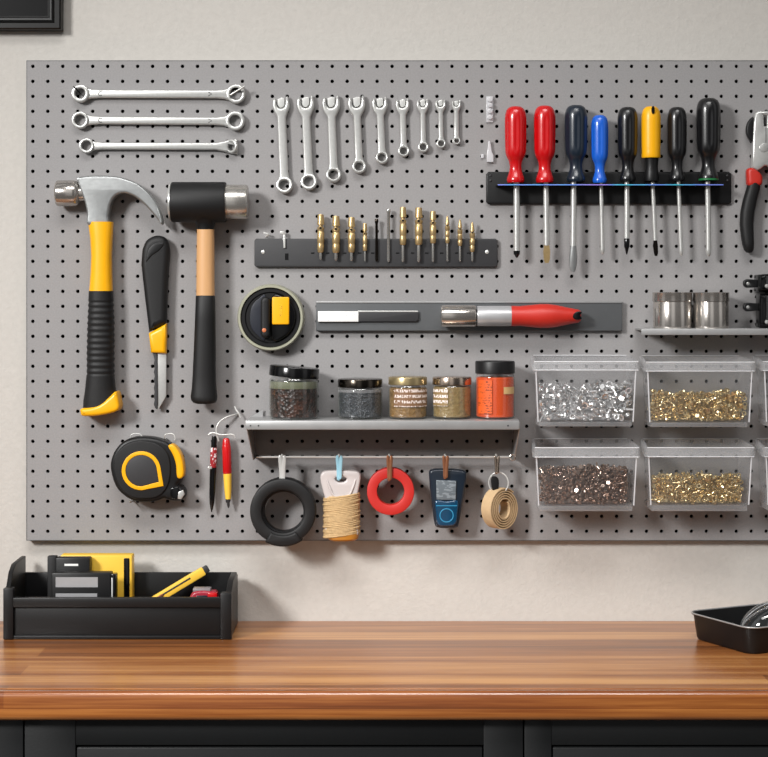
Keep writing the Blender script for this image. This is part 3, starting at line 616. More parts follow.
# ledge with a hole for every shaft (seen edge on)
g = flat([[((a-610)*t.k, b) for a, b in ((497, 0.004), (721, .004), (722, .006), (722, .036), (720, .038), (498, .038), (496, .036), (496, .006))]] + [[((sx-610)*t.k+.0052*math.cos(2*PI*q/16), DS+.0052*math.sin(2*PI*q/16)) for q in range(16)] for sx in [s[4] for s in SD]], .0022, .0004)
g.V = [Vector((v.x, -v.z, v.y)) for v in g.V]
zl = t.p(610, 185.6, 0).z
t.add('ledge', g.move((0, 0, zl)), 'black_gloss')
t.add('ledge_edge', box((497-610)*t.k, (721-610)*t.k, -.0391, -.0379, zl-.0008, zl+.0008, .0002), 'rainbow', label='iridescent blue and violet front edge')
for x_ in (491, 729):
    for y_ in (175, 180): screw(t, x_, y_, .0064, 1.3, 'charcoal')
for cx, tp, bt, hw, sx0, sx1, ty, sh, ts, col, kind, lb in SD:
    t = T(cx, (tp+ty)/2, DS).root('screwdriver', lb, 'screwdriver', 'screwdrivers in the wall rack')
    L = bt-tp
    prof = [(0, 0), (.004, .42), (.02, .66), (.05, .84), (.1, .95), (.16, 1), (.3, 1.0), (.5, .98), (.6, .95), (.66, .84), (.71, .66), (.76, .57), (.82, .56), (.88, .66), (.94, .8), (.975, .82), (1, .74), (1, .0)]
    prof = [(tp+a*L, r*hw) for a, r in cr2(prof[:-2], 3, False)] + [(bt, .74*hw), (bt, 0)]
    k_ = t.k
    md = lambda a, th, L=L, k_=k_: 1-.075*max(0, math.cos(6*th))**2*min(1, max(0, (a/(L*k_)-.12)*12))*min(1, max(0, (.62-a/(L*k_))*12))
    if kind == 'sl' and col == 'yellow':
        ys = 158
        t.add('handle', t.vl([(tp, 0)] + [(y, min(r, hw)) for y, r in prof if y < 152 and y > tp] + [(156.4, hw*.99), (158, hw*.93), (158, 0)], cx, DS, 48), 'yellow')
        t.add('lower_grip', t.vl([(157, 5), (158.4, 7), (163, 6.4), (168, 6.2), (173, 6.8), (178, 7.4), (181, 7), (182, 5.6), (182, 0)], cx+.6, DS, 32), 'black_pl', label='black lower grip')
        t.add('hang_hole', t.flat(circ(cx+.6, 111, 1.6, 4, 14), DS+.0085, DS+.0152), 'black_gloss')
    else:
        t.add('handle', t.vl(prof, cx, DS, 60, md), col, sharp=60)
    if cx > 700: t.add('colour_ring', t.vl([(178.6, 8.5), (178.8, 10), (180.6, 9.9), (181, 8.6)], cx, DS, 36), 'green', label='green ring at the base of the handle')
    xm = sx0+(sx1-sx0)*(ts-bt)/(ty-bt)
    sh *= 1.1
    t.add('shaft', lean(t, sx0, bt-1, xm, ts+.5, [(0, 0), (0, sh), (1, sh), (1, 0)], DS, 20), 'chrome')
    Lt = ty-ts
    if kind == 'ph': g = lean(t, xm, ts, sx1, ty, [(0, sh*.9), (.05, sh*1.05), (.5, sh), (.62, sh*.72), (.9, sh*.35), (1, 0.2)], DS, 16)
    elif kind == 'sl': g = loft([[t.p(x_, ts+a*Lt, DS) + Vector((hwx*cxx*t.k, hwd*cyy*t.k, 0)) for cxx, cyy in ((1, 1), (-1, 1), (-1, -1), (1, -1))] for a, hwx, hwd, x_ in ((0, sh*.8, sh*.8, xm), (.35, sh*1.15, sh*.7, xm), (.8, sh*1.0, sh*.35, sx1), (1, sh*.6, sh*.2, sx1))])
    elif kind == 'kn': g = loft([[t.p(x_, ts+a*Lt, DS) + Vector((hwx*math.cos(q*PI/8)*t.k, hwd*math.sin(q*PI/8)*t.k, 0)) for q in range(16)] for a, hwx, hwd, x_ in ((0, sh, sh, xm), (.15, sh*1.15, sh, xm), (.45, sh*1.4, sh*.8, xm), (.8, sh*1.2, sh*.4, sx1), (.95, sh*.8, sh*.25, sx1), (1, sh*.4, sh*.2, sx1))])
    else: g = lean(t, xm, ts, sx1, ty, [(0, sh), (.5, sh*.95), (.8, sh*.7), (1, sh*.25)], DS, 16)
    t.add('tip', g, {'ph': 'black_gloss', 'sl': 'lid_dark', 'kn': 'forged', 'pl': 'chrome'}[kind] if col != 'red' or kind == 'ph' else 'brass')

# two clear plastic clips on the board left of the screwdrivers
t = T(490, 109, .008)
g = t.flat([(486.5, 96), (493.5, 96), (493.5, 122), (486.5, 122)], .0003, .003, .0006)
for y in (99.5, 105, 111, 117): g.join(t.flat(circ(490, y, 2.7, 2.5, 12), .003, .009, .001))
t.solo('plastic_clip', g, 'binedge', 'upper clear plastic beaded clip on the board left of the red screwdrivers', 'clip')
t = T(489, 152, .008)
g = t.flat([(488.6, 140.5), (490.4, 141), (492, 152), (493.6, 155), (493.6, 162), (487, 162), (487, 154)], .0003, .007, .001); g.join(t.flat([(481, 154), (484, 154), (484, 158), (481, 158)], .0003, .004, .0006))
t.solo('plastic_clip', g, 'binedge', 'lower clear plastic wedge clip just above the screwdriver rack corner', 'clip')

# ---------------------------------------------------------------- pliers at the right edge
t = T(764, 180, .014).root('pliers', 'pliers with red and black handles hanging at the right edge', 'pliers')
MX = 765.5
mir = lambda pts: [(2*MX-a, b) for a, b in pts][::-1]
lh = [(MX, 111), (758, 111.2), (754.6, 113.4), (753, 125), (752.4, 140), (752, 152), (751.4, 168), (757, 171), (761, 168.6), (764, 166), (MX, 166)]
t.add('jaw', t.flat(lh + mir(lh[1:-1]), .006, .019, .003, [[(763, 115.4), (766.8, 115.4), (766.6, 126.4), (763.4, 126.4)]]), 'chrome')
t.add('jaw_line', t.flat([(764.9, 127), (765.5, 127), (765.5, 143), (764.9, 143)], .0188, .0193), 'charcoal')
t.add('side_guard', t.flat(cr2([(753.6, 118), (748.6, 121), (746.4, 128), (747.4, 136), (752.6, 141)], 4), .006, .017, .002), 'black_pl')
t.add('pivot', lathe([(0, 0), (0, 4.4*t.k), (.0015, 4.2*t.k), (.002, 3*t.k), (.002, 0)], t.p(763, 148, .0185), (0, -1, 0), 24), 'chrome')
for sgn in (0, 1):
    f = (lambda x: x) if not sgn else (lambda x: 2*MX-x)
    o = cr2([(f(747), 169.4), (f(753), 168.4), (f(761), 175), (f(761.4), 184), (f(757), 186.5), (f(748), 186), (f(746.6), 178)], 3)
    t.add('red_collar', t.flat(o if not sgn else o[::-1], .002, .023, .006, bres=3), 'redmat', sharp=60)
    rows = [(183, 748, 760.4), (190, 746, 759.6), (200, 743, 757), (212, 740.6, 754.6), (224, 740, 753.4), (236, 741.2, 753.8), (244, 742.6, 754), (250, 744.4, 753.6, .85), (252.6, 746.6, 752, .5)]
    if sgn: rows = [(r[0], f(r[2]), f(r[1])) + tuple(r[3:]) for r in rows]
    t.add('handle', t.rows(rows, .0125, .0105, 2.3), 'black_rub', sharp=60)

# ---------------------------------------------------------------- small right shelf, two steel cans, two black clamps
t = T(700, 331, .066).root('small_shelf', 'narrow grey metal shelf under the steel cans', 'shelf')
xa, xb = t.p(641.4, 0, 0).x, t.p(830, 0, 0).x; zt, zb = t.p(0, 328.6, 0).z, t.p(0, 335, 0).z
t.add('shelf_board', box(xa, xb, -.066, -.0003, zt-.003, zt, .0008), 'shelfsteel')
t.add('front_lip', box(xa, xb, -.0668, -.064, zb, zt-.0002, .0008), 'shelfsteel')
ZCAN = t.loc().z + zt
def can(cx, hw, lb):
    t = T(cx, 328, .034); k = t.k
    r = thing('steel_can', lb, 'can', (t.loc().x, -.034, ZCAN), 'steel cans on the small shelf')
    H = 36*k; w = hw*k
    obj('can_body', lathe([(0, 0), (0, w*.93), (.001, w*.96), (.003, w*.965), (H*.72, w*.965), (H*.735, w*.95), (H*.75, w*.95)], (0, 0, 0), (0, 0, 1), 56), 'polished', r)
    obj('lid', lathe([(H*.74, w*.9), (H*.74, w*.985), (H*.77, w), (H*.95, w*.985), (H*.965, w*1.0), (H*.985, w*1.0), (H, w*.97), (H*.97, w*.93), (H*.95, 0)], (0, 0, 0), (0, 0, 1), 56), 'polished', r)
can(672.3, 19.8, 'left of two round steel cans with lids on the small shelf')
can(711, 18.2, 'right of two round steel cans with lids on the small shelf')
for (cy, y0, y1, xb0, lb) in ((283.5, 274, 292, 756, 'upper black clamp with a holed tab, right of the steel cans'), (307, 293.6, 327.6, 757.6, 'lower larger black clamp with a holed tab on the small shelf')):
    t = T(768, (y0+y1)/2, .024).root('black_clamp', lb, 'clamp', 'black clamps stacked on the small shelf')
    t.add('holed_tab', t.flat(circ(747.4, cy, 4.4, None, 16, PI/2, 3*PI/2) + [(758, cy-3.6), (758, cy+3.6)], .02, .029, .0015, [circ(747.4, cy, 1.9, None, 12)]), 'black_pl')
    t.add('tab_stud', lathe([(0, 0), (0, 1.9*t.k), (.004, 1.7*t.k), (.005, 0)], t.p(747.4, cy, .023), (0, -1, 0), 16), 'chrome')
    o = cr2([(xb0, y0+3), (xb0+2, y0+.6), (772, y0), (786, y0+1), (789, (y0+y1)/2), (787, y1-1), (772, y1-.2), (xb0+2, y1-.6), (xb0, y1-3)], 3)
    t.add('clamp_body', t.flat(o, .006, .042, .006, bres=3), 'black_gloss', sharp=60)
    t.add('clamp_screw', t.vl([(y0+2.5, 0), (y0+2.5, 2.6), (y1-3, 2.6), (y1-3, 0)], 765, .044, 16), 'black_pl')
    t.add('stud', lathe([(0, 0), (0, 2*t.k), (.0016, 1.6*t.k), (.002, 0)], t.p(763.4, y1-6, .0465), (0, -1, 0), 16), 'chrome')

# ---------------------------------------------------------------- jar shelf with rod
SHD = .088
t = T(382.5, 425, SHD).root('jar_shelf', 'brushed steel shelf with side brackets and a hanging rod, carrying jars', 'shelf')
xl, xr = t.p(245.6, 0, 0).x, t.p(519.4, 0, 0).x; zt, zb = t.p(0, 420.6, 0).z, t.p(0, 429.6, 0).z
t.add('shelf_board', box(xl, xr, -SHD, -.0004, zt-.0025, zt, .0006), 'shelfsteel')
t.add('front_lip', box(xl, xr, -SHD-.0008, -SHD+.002, zb, zt-.0001, .0008), 'shelfsteel')
for px in (250.5, 258.5, 508): t.add('rivet', lathe([(0, 0), (0, .9*t.k), (.0008, .7*t.k), (.001, 0)], t.p(px, 425.6, SHD+.0006), (0, -1, 0), 12), 'charcoal')
RODD = .034; zr = t.a(0, 457, RODD).z
zbk = t.a(0, 455, .002).z
bl, brr = t.a(255.5, 0, .001).x, t.a(512, 0, .001).x
# back plate pierced in step with the board
hs_ = []
for cx in hx:
    wx = at(cx, 0, 0).x - t.loc().x
    if bl+.004 < wx < brr-.004: hs_.append(circ(wx, at(0, 441.3, 0).z-t.loc().z, HR*S, None, 12))
t.add('back_plate', flat([[(bl, zbk), (brr, zbk), (brr, zt-.003), (bl, zt-.003)]] + hs_, .0012).move((0, -.0008, 0)), 'dimboard')
for s, x in ((1, bl-.001), (-1, brr)):
    x2 = x - s*.006 if s > 0 else x+.004
    V = [(x2, -SHD+.002, zt-.003), (x2, -.0006, zt-.003), (x, -.0006, zr-.004), (x, -RODD-.005, zr-.004), (x2, -SHD+.002, zb+.002)]
    V2 = [(a+.0014, b, c) for a, b, c in V]
    n = len(V); F = [list(range(n)), list(range(2*n-1, n-1, -1))] + [[i, (i+1) % n, n+(i+1) % n, n+i] for i in range(n)]
    t.add('side_bracket', G().add(V+V2, F), 'shelfsteel')
    px = 247.2 if s > 0 else 517.6
    g = G(); e0 = t.p(px, 420.6, 0).x
    V = [(e0, -.004, zt), (e0+s*.017, -.004, zt), (e0+s*.017, -.004, zt+.0105)] if s > 0 else [(e0, -.03, zt), (e0-.001, -.002, zt), (e0-.001, -.002, zt+.007)]
    V2 = [(a, b-.0012, c) if s > 0 else (a-.0012, b, c) for a, b, c in V]
    t.add('end_tab', g.add(V+V2, [[0, 1, 2], [5, 4, 3], [0, 1, 4, 3], [1, 2, 5, 4], [2, 0, 3, 5]]), 'shelfsteel')
rx0, rx1 = t.a(256.5, 0, RODD).x, t.a(512, 0, RODD).x
rod = t.add('hanging_rod', tube([(rx0, -RODD, zr), (rx1, -RODD, zr)], .0017, smooth=0), 'white_metal')
t.add('rod_loop', lathe([(.0018*math.cos(a), .0042+.0013*math.sin(a)) for a in [2*PI*q/10 for q in range(10)]], (rx1+.001, -RODD-.003, zr), (0, 1, 0), 24, closed=True), 'polished', rod)
ZSH = t.loc().z + zt; ZROD = t.loc().z + zr

def jar(cx, hw, ytop, ylid, d, lb, lidm, content, ctop, label_m=None, tilt=0.0, extra=None):
    t = T(cx, 420, d); k = t.k
    ybase = HY + (ZE-ZSH)/k
    r = thing('jar', lb, 'jar', (t.loc().x, -d, ZSH), 'jars on the steel shelf')
    H = (ybase-ytop)*k; hl = (ybase-ylid)*k; w = hw*k; hc = (ybase-ctop)*k
    obj('glass_body', lathe([(0, 0), (.0002, w*.88), (.0015, w*.96), (.004, w*.985), (hl*.9, w*.985), (hl*.95, w*.97), (hl, w*.9), (hl+.002, w*.88)], (0, 0, 0), (0, 0, 1), 48), 'glass', r)
    obj('contents', lathe([(.0022, 0), (.0022, w*.86), (.004, w*.94), (hc, w*.945), (hc+.001, w*.9), (hc+.0015, 0)], (0, 0, 0), (0, 0, 1), 48), content, r)
    g = lathe([(hl, w*.9), (hl, w*.97), (hl+.0006, w), (H-.0018, w), (H-.0004, w*.98), (H, w*.95), (H, 0)], (0, 0, 0), (0, 0, 1), 60)
    if tilt:
        g.xf(Matrix.Translation((0, 0, hl)) @ Matrix.Rotation(tilt, 4, 'Y') @ Matrix.Translation((0, 0, -hl)))
    obj('lid', g, lidm, r)
    def patch(name, m, a0, a1, z0, z1, rr=1.0):
        V = []; n = 14
        for i in range(n+1):
            a = math.radians(a0+(a1-a0)*i/n)
            for z in (z0, z1): V.append((w*rr*math.sin(a), -w*rr*math.cos(a), z*H))
        obj(name, G().add(V, [[2*i, 2*i+2, 2*i+3, 2*i+1] for i in range(n)]), m, r)
    if extra: extra(patch, r, w, H, hl)
    return r
def jx1(patch, r, w, H, hl):
    obj('olive_layer', lathe([(hl*.72, w*.93), (hl*.74, w*.95), (hl*.9, w*.95), (hl*.91, 0)], (0, 0, 0), (0, 0, 1), 40), clear('olive_haze', (150, 156, 128), .6), r)
jar(293.8, 25, 366.6, 377, .045, 'widest jar, black lid slightly tilted, dark brown bits inside, left end of shelf', 'black_gloss', 'content_dark', 388, tilt=.09, extra=jx1)
def jx2(patch, r, w, H, hl):
    obj('white_band', lathe([(hl*.84, w*.95), (hl*.85, w*.99), (hl*.93, w*.99), (hl*.94, w*.95)], (0, 0, 0), (0, 0, 1), 48, caps=False), 'binrim', r)
jar(360.2, 22.4, 378.6, 387, .043, 'jar of dark grey beads with a dark metal lid, second from left', 'lid_dark', 'content_grey', 392, extra=jx2)
jar(407.8, 19.4, 376.6, 384.6, .043, 'golden brown jar with brass lid and full width brown label, third from left', 'lid_brass', 'content_brown', 388,
    extra=lambda patch, r, w, H, hl: patch('label', 'label_brown', -45, 80, .30, .72))
jar(452, 19.6, 376.6, 384.6, .043, 'tan jar with brownish silver lid and label turned left, fourth from left', 'lid_silver', 'content_tan', 387,
    extra=lambda patch, r, w, H, hl: patch('label', 'label_tan', -75, -15, .32, .72))
def jx5(patch, r, w, H, hl):
    patch('label', 'label_orange', -60, -12, .10, .68); patch('cream_patch', 'label_cream', 22, 70, .44, .56)
    obj('neck_ring', lathe([(hl*.965, w*.8), (hl*.97, w*.93), (hl*1.02, w*.93), (hl*1.03, w*.8)], (0, 0, 0), (0, 0, 1), 40, caps=False), 'glass', r)
jar(495, 19.8, 361, 373.4, .043, 'tall orange jar with thick black lid at the right end of the shelf', 'black_pl', 'orange', 377.5, extra=jx5)

# ---------------------------------------------------------------- clips and things hung on the rod
def rod_clip(px, y1, w, m, lb, d1=None):
    t = T(px, 468, RODD); zc = ZROD - t.loc().z
    r = t.root('hanging_clip', lb, 'clip', 'clips on the shelf rod')
    t.add('clip_hook', lathe([(.0016*math.cos(a), .0036+.0013*math.sin(a)) for a in [2*PI*q/10 for q in range(10)]], (0, -RODD, zc), (1, 0, .25), 20, closed=True), 'white_metal')
    zz = HY + (ZE-(ZROD-.004))/t.k
    for s in (-1, 1):
        f = 1.0 if s < 0 else .93
        yy = zz+(y1-zz)*f
        t.add('strap_leg', t.flat(cr2([(px+s*w*.6-w*.48, zz-3.4), (px+s*w*.6+w*.48, zz-3.4), (px+s*w*.34+w*.5, (zz+yy)/2), (px+s*w*.2+w*.5, yy), (px+s*w*.2-w*.5, yy), (px+s*w*.34-w*.5, (zz+yy)/2)], 3), (RODD+.006) if s < 0 else (RODD+.009), (RODD+.0085) if s < 0 else (RODD+.0115), .0008), m)
rod_clip(282.6, 484, 3.6, 'white_metal', 'silver clip on the rod holding the black ring')
t = T(283.4, 511.5, RODD).root('rubber_ring', 'thick black rubber ring hanging from the silver clip', 'ring')
t.add('ring_body', ring_solid(t.p(283.4, 510.4, RODD), (0, 1, 0), 21.2*t.k, 32.8*t.k, .030, .0032, 64), 'black_rub')
t.add('inner_sleeve', ring_solid(t.p(283.9, 511.4, RODD-.006), (0, 1, 0), 19.6*t.k, 24.5*t.k, .022, .002, 56), 'black_pl')
seg = circ(283.4, 511, 34.2, None, 16, math.radians(56), math.radians(121)) + circ(283.4, 511, 23, None, 16, math.radians(121), math.radians(56))
t.add('lower_block', t.flat(seg, RODD-.017, RODD+.018, .003), 'black_rub')
rod_clip(339.4, 479, 3.2, 'bluepale', 'pale blue clip on the rod holding the twine bobbin')
t = T(341, 505, RODD).root('twine_bobbin', 'milky plastic bobbin wound with jute twine hanging from the pale blue clip', 'bobbin')
o = cr2([(320.4, 478), (321.6, 473), (326, 470.6), (340.5, 470), (355.6, 470.8), (360, 473.4), (360.6, 479), (358.8, 489), (357, 500), (357, 520), (356.4, 537), (327.6, 537), (326, 520), (325.4, 500), (322.6, 489)], 3)
t.add('bobbin_card', t.flat(o, RODD-.010, RODD+.008, .003, [cr2([(335, 478.4), (338, 476.6), (344, 476.6), (346.8, 478.6), (344, 481.6), (338, 481.6)], 2)]), 'translucent')
t.add('neck_ridge', tube([t.p(327, 479, RODD+.0075), t.p(330, 487, RODD+.0085), t.p(335, 495.4, RODD+.0085), t.p(348, 495.4, RODD+.0085), t.p(353, 487, RODD+.0085), t.p(355.6, 479, RODD+.0075)], .0016), 'translucent')
g = []
N_ = 26
for i in range(N_*14+1):
    a = 2*PI*i/14; y = 495.5+(536-495.5)*i/(N_*14)
    w = 17.2+.5*math.sin(i*.13)+.35*math.sin(i*.71)
    g.append(t.p(341.6+w*math.cos(a), y-2.2*math.cos(a)+.5*math.sin(i*.05), RODD+(-.001+.0155*math.sin(a))))
tw = tube(g, .0019, res=2, smooth=0)
tw.join(t.rows([(495.8, 325, 358), (536, 326, 357.5)], RODD-.001, .013, 2.2))
t.add('twine_winding', tw, 'twine', sharp=180)
t.add('wooden_base', t.rows([(533.4, 326.6, 358.6), (534, 326.2, 359), (538.4, 327.4, 358), (540.2, 330, 355.6, .85)], RODD-.001, .016, 2.3), 'amber')
rod_clip(389.6, 479.6, 3.0, 'copper', 'copper coloured clip on the rod holding the red ring')
t = T(390.6, 491, RODD)
t.solo('rubber_ring', ring_solid(t.p(390.6, 491, RODD-.002), (0, 1, 0), 13.6*t.k, 23.6*t.k, .020, .0017, 64), 'redring', 'flat red rubber ring hanging from the copper clip', 'ring')
rod_clip(445.4, 477.6, 3.0, 'copper', 'brown clip on the rod holding the blue and black case')
t = T(446, 498, RODD).root('plastic_case', 'black plastic case with teal blue lower half hanging from a brown clip', 'case')
o = cr2([(429, 474), (431, 469.6), (440, 468.4), (455, 469), (464.4, 470.6), (466.4, 474.6), (464.6, 490), (461.6, 508), (459, 523), (456.6, 527.4), (446, 528.2), (437.6, 527.2), (434.4, 523), (432, 505), (430, 488)], 3)
t.add('case_shell', t.flat(o, RODD-.012, RODD+.006, .004, bres=3), 'navy', sharp=60)
t.add('label_panel', t.flat([(436, 479.6), (456, 480.4), (455.6, 499.6), (436.4, 499)], RODD+.004, RODD+.0085, .001), 'greylabel')
t.add('blue_window', t.flat(cr2([(435.4, 500), (446, 500.6), (457.6, 500), (457.4, 512), (455.4, 523.6), (446, 525.4), (437.6, 523.8), (435.8, 512)], 3), RODD+.003, RODD+.0095, .0025, bres=3), 'bluecase', sharp=60)
t.add('ring_emblem', ring_solid(t.p(446.4, 514.6, RODD+.0092), (0, 1, 0), 6*t.k, 7.2*t.k, .0018, .0004, 32), 'bluelight')
t.add('fill_line', t.flat([(436, 504.4), (456.8, 504.4), (456.8, 505.4), (436, 505.4)], RODD+.009, RODD+.0101), 'bluelight')
rod_clip(496.6, 473, 2.6, 'lid_silver', 'rightmost clip on the rod, holding the key ring and webbing roll')
t = T(498, 482, RODD).root('key_ring', 'wire key ring with a dark tab above the webbing roll', 'key ring')
t.add('wire_ring', tube([t.p(498.4+9.6*math.cos(a), 482.6+10.6*math.sin(a), RODD+.004+.003*math.cos(a)) for a in [2*PI*q/20 for q in range(20)]], .0010, closed=True, smooth=2), 'white_metal')
t.add('dark_tab', t.flat(cr2([(490.6, 478), (494, 475.6), (498, 478), (498.6, 485), (497, 490), (492, 489)], 3), RODD+.0055, RODD+.0078, .0006), 'black_pl')
t = T(499.5, 509, RODD)
g = G()
ay = math.radians(38)
Mx = Matrix.Translation(t.p(500, 508.6, RODD)) @ Matrix.Rotation(ay, 4, 'Z')
pts = []
turns = 5
for i in range(turns*28+1):
    a = 2*PI*i/28; f = 1-.62*i/(turns*28)
    pts.append((19.0*f*math.cos(a+.9)*t.k, 20.8*(f*.92+.08)*math.sin(a+.9)*t.k))
V = []; hwid = .0105
for i, (x, z) in enumerate(pts):
    j0, j1 = max(i-1, 0), min(i+1, len(pts)-1)
    n = Vector((pts[j1][1]-pts[j0][1], -(pts[j1][0]-pts[j0][0]))).normalized()*.0009
    V += [(x+n.x, -hwid, z+n.y), (x-n.x, -hwid, z-n.y), (x-n.x, hwid, z-n.y), (x+n.x, hwid, z+n.y)]
F = []
for i in range(len(pts)-1):
    for q in range(4): F.append([4*i+q, 4*i+(q+1) % 4, 4*i+4+(q+1) % 4, 4*i+4+q])
F += [[0, 1, 2, 3], [4*len(pts)-1, 4*len(pts)-2, 4*len(pts)-3, 4*len(pts)-4]]
g.add(V, F).xf(Mx)
t.solo('webbing_roll', g, 'tan', 'coiled roll of tan webbing hanging from the key ring', 'webbing')

# ---------------------------------------------------------------- clear bins and their hardware
BD = .082
def hexnut(r, h): return flat([circ(0, 0, r, None, 6), circ(0, 0, r*.55, None, 10)], h, h*.12, 1)
def washer(r, h): return lathe([(-h/2, r*.58), (-h/2, r), (h/2, r), (h/2, r*.58)], (0, 0, 0), (0, 1, 0), 14, closed=True)
def bolt(r, L, hexh=True):
    g = lathe([(0, 0), (0, r), (r*.75, r), (r*.8, r*.8), (r*.8, r*.42), (L, r*.42), (L, 0)], (0, 0, 0), (0, 0, 1), 6 if hexh else 12)
    return g.move((0, 0, -L/2))
def cup(r): return lathe([(0, 0), (0, r*.9), (r*1.0, r), (r*1.0, r*.78), (r*.2, r*.7), (r*.2, 0)], (0, 0, -r/2), (0, 0, 1), 12)
def clear_bin(px0, px1, yr0, yr1, yb, yf, lb):
    cx = (px0+px1)/2
    t = T(cx, (yr0+yf)/2, BD).root('storage_bin', lb, 'storage bin', 'clear bins on the pegboard')
    P = lambda px, py: t.q((px, py))
    xl, xr = P(px0, 0)[0], P(px1, 0)[0]; z1, z0, zb, zf = P(0, yr0)[1], P(0, yr1)[1], P(0, yb)[1], P(0, yf)[1]
    k = t.k; ins, insb = 3.2*k, 5.6*k; w = .0016; YB = -.0006
    def rect(x0, x1, y0, y1, z, r=.004, n=4, up=0.0):
        pts = []
        for cx_, cy_, a in ((x1-r, y1-r, 0), (x0+r, y1-r, 90), (x0+r, y0+r, 180), (x1-r, y0+r, 270)):
            for q in range(n+1):
                aa = math.radians(a+90*q/n); yy = cy_+r*math.sin(aa); f = (yy+BD)/BD; xx = cx_+r*math.cos(aa)
                pts.append(Vector((xx-f*3.2*k*xx/((x1-x0)/2), yy, z+f*up)))
        return pts
    UP = 4.4*k
    YF = -BD
    tb = 3.5*k   # back narrows a little
    shell = loft([rect(xl+insb, xr-insb, YF+.006, YB-.004, zb), rect(xl+ins, xr-ins, YF+.003, YB-.003, z0+.002, up=UP)], True)
    shell.F.pop()           # open top (last cap)
    inner = loft([rect(xl+ins+w, xr-ins-w, YF+.003+w, YB-.003-w, z0+.002, up=UP), rect(xl+insb+w, xr-insb-w, YF+.006+w, YB-.004-w, zb+w)], True)
    inner.F.pop(-2)
    t.add('bin_wall', shell.join(inner), 'bin')
    # rolled rim: outer skirt, top lip, inner edge
    rm = [rect(xl, xr, YF, YB, z0, .005, up=UP), rect(xl, xr, YF, YB, z1-.001, .005, up=UP), rect(xl+.0007, xr-.0007, YF+.0007, YB-.0007, z1, .005, up=UP), rect(xl+ins, xr-ins, YF+.0038, YB-.003, z1, .004, up=UP), rect(xl+ins, xr-ins, YF+.0038, YB-.003, z0, .004, up=UP)]
    t.add('rim', loft(rm, False, True), 'binrim')
    t.add('rim_bead', tube([Vector((xl+.003, YF-.0002, z0+.0006)), Vector((xr-.003, YF-.0002, z0+.0006))], .0008, smooth=0), 'binedge')
    t.add('rim_bead', tube([Vector((xl+.003, YF+.0002, z1-.0004)), Vector((xr-.003, YF+.0002, z1-.0004))], .0009, smooth=0), 'binedge')
    t.add('rim_bead', tube([Vector((xl+.009, YB-.0012, z1+UP-.0002)), Vector((xr-.009, YB-.0012, z1+UP-.0002))], .0007, smooth=0), 'binedge')
    g = box(xl+insb+.003, xr-insb-.003, YF+.009, YB-.008, zf, zb-.0002, .001)
    t.add('base_foot', g, 'binrim')
    for sx in (xl+ins+.0014, xr-ins-.0014):
        s = 1 if sx < 0 else -1
        t.add('corner_rib', tube([Vector((sx, YF+.0028, z0)), Vector((sx+s*(insb-ins), YF+.0062, zb+.001))],   .0011, smooth=0), 'binedge')
    lo = t.loc()
    return dict(x0=lo.x+xl+insb+w+.0015, x1=lo.x+xr-insb-w-.0015, yf=YF+.006+w+.0008, yb=YB-.006-w, z=lo.z+zb+w, k=k, lo=lo, zt=lambda py: lo.z+P(0, py)[1])
def fill(B, ytop, kinds, m, n_max, sp, label, group, amp, stuff_label, seed):
    """pieces lying against the front and over the top, one by one; the mass behind is one heap"""
    rr = random.Random(seed)
    meshes = []
    for nm, cat, g in kinds:
        me = g.mesh(nm, 40); me.materials.append(M[m]); meshes.append((nm, cat, me))
    zt = B['zt'](ytop); W_ = B['x1']-B['x0']
    ph = [rr.uniform(0, 6) for _ in range(3)]
    def top(x): u = (x-B['x0'])/W_; return zt + amp*(.5*math.sin(7*u+ph[0])+.35*math.sin(17*u+ph[1])+.3*math.sin(31*u+ph[2]))
    spots = []
    x = B['x0']+sp*.5; col = 0
    while x < B['x1']-sp*.4:
        z = B['z']+sp*(.5 if col % 2 else .8)
        while z < top(x):
            spots.append((x+rr.uniform(-.28, .28)*sp, B['yf']+sp*(.55+rr.uniform(0, .5)), z+rr.uniform(-.25, .25)*sp)); z += sp
        for row in (1, 2):
            spots.append((x+rr.uniform(-.3, .3)*sp, B['yf']+sp*(.6+row*1.0), top(x)+rr.uniform(-.4, .35)*sp))
        x += sp*.98; col += 1
    front = spots[:]; rr.shuffle(front); front = front[:n_max]
    for (x, y, z) in front:
        nm, cat, me = rr.choice(meshes)
        o = bpy.data.objects.new(nm, me); C.objects.link(o)
        o.location = (min(max(x, B['x0']+sp*.4), B['x1']-sp*.4), y, max(z, B['z']+sp*.5)); o.rotation_euler = (rr.uniform(0, 6.28), rr.uniform(0, 6.28), rr.uniform(0, 6.28))
        tag(o, label % nm.replace('_', ' '), cat, group % nm.replace('_', ' '))
    # heap behind
    g = G(); y0 = B['yf']+sp*1.9
    for i in range(260):
        x = rr.uniform(B['x0']+sp*.6+.0015, B['x1']-sp*.6-.0015); y = y0+rr.random()**1.5*(B['yb']-y0-sp*.6) ; z = rr.uniform(B['z']+sp*.6, top(x)-sp*.1)
        _, _, s = rr.choice(kinds)
        mt = Matrix.Translation((x, y, z)) @ Matrix.Rotation(rr.uniform(0, 6.28), 4, (rr.uniform(-1, 1), rr.uniform(-1, 1), rr.uniform(-1, 1)))
        g.add([mt @ v for v in s.V], s.F)
    # solid dark core keeps the heap opaque
    g.join(box(B['x0']+sp*.3+.006, B['x1']-sp*.3-.006, y0+sp*.2, B['yb'], B['z']+.0006, min(top(B['x0']+W_*q/20) for q in range(21))-sp*.5))
    org = Vector(((B['x0']+B['x1'])/2, (y0+B['yb'])/2, B['z'])); g.move(-org)
    o = obj('hardware_heap', g, m, None, None, 40); o.location = org
    tag(o, stuff_label, 'hardware', kind='stuff')
ks = [('hex_nut', 'nut', hexnut(.0052, .0042)), ('bolt', 'bolt', bolt(.0042, .015)), ('washer', 'washer', washer(.0055, .0012)), ('acorn_nut', 'nut', cup(.0044))]
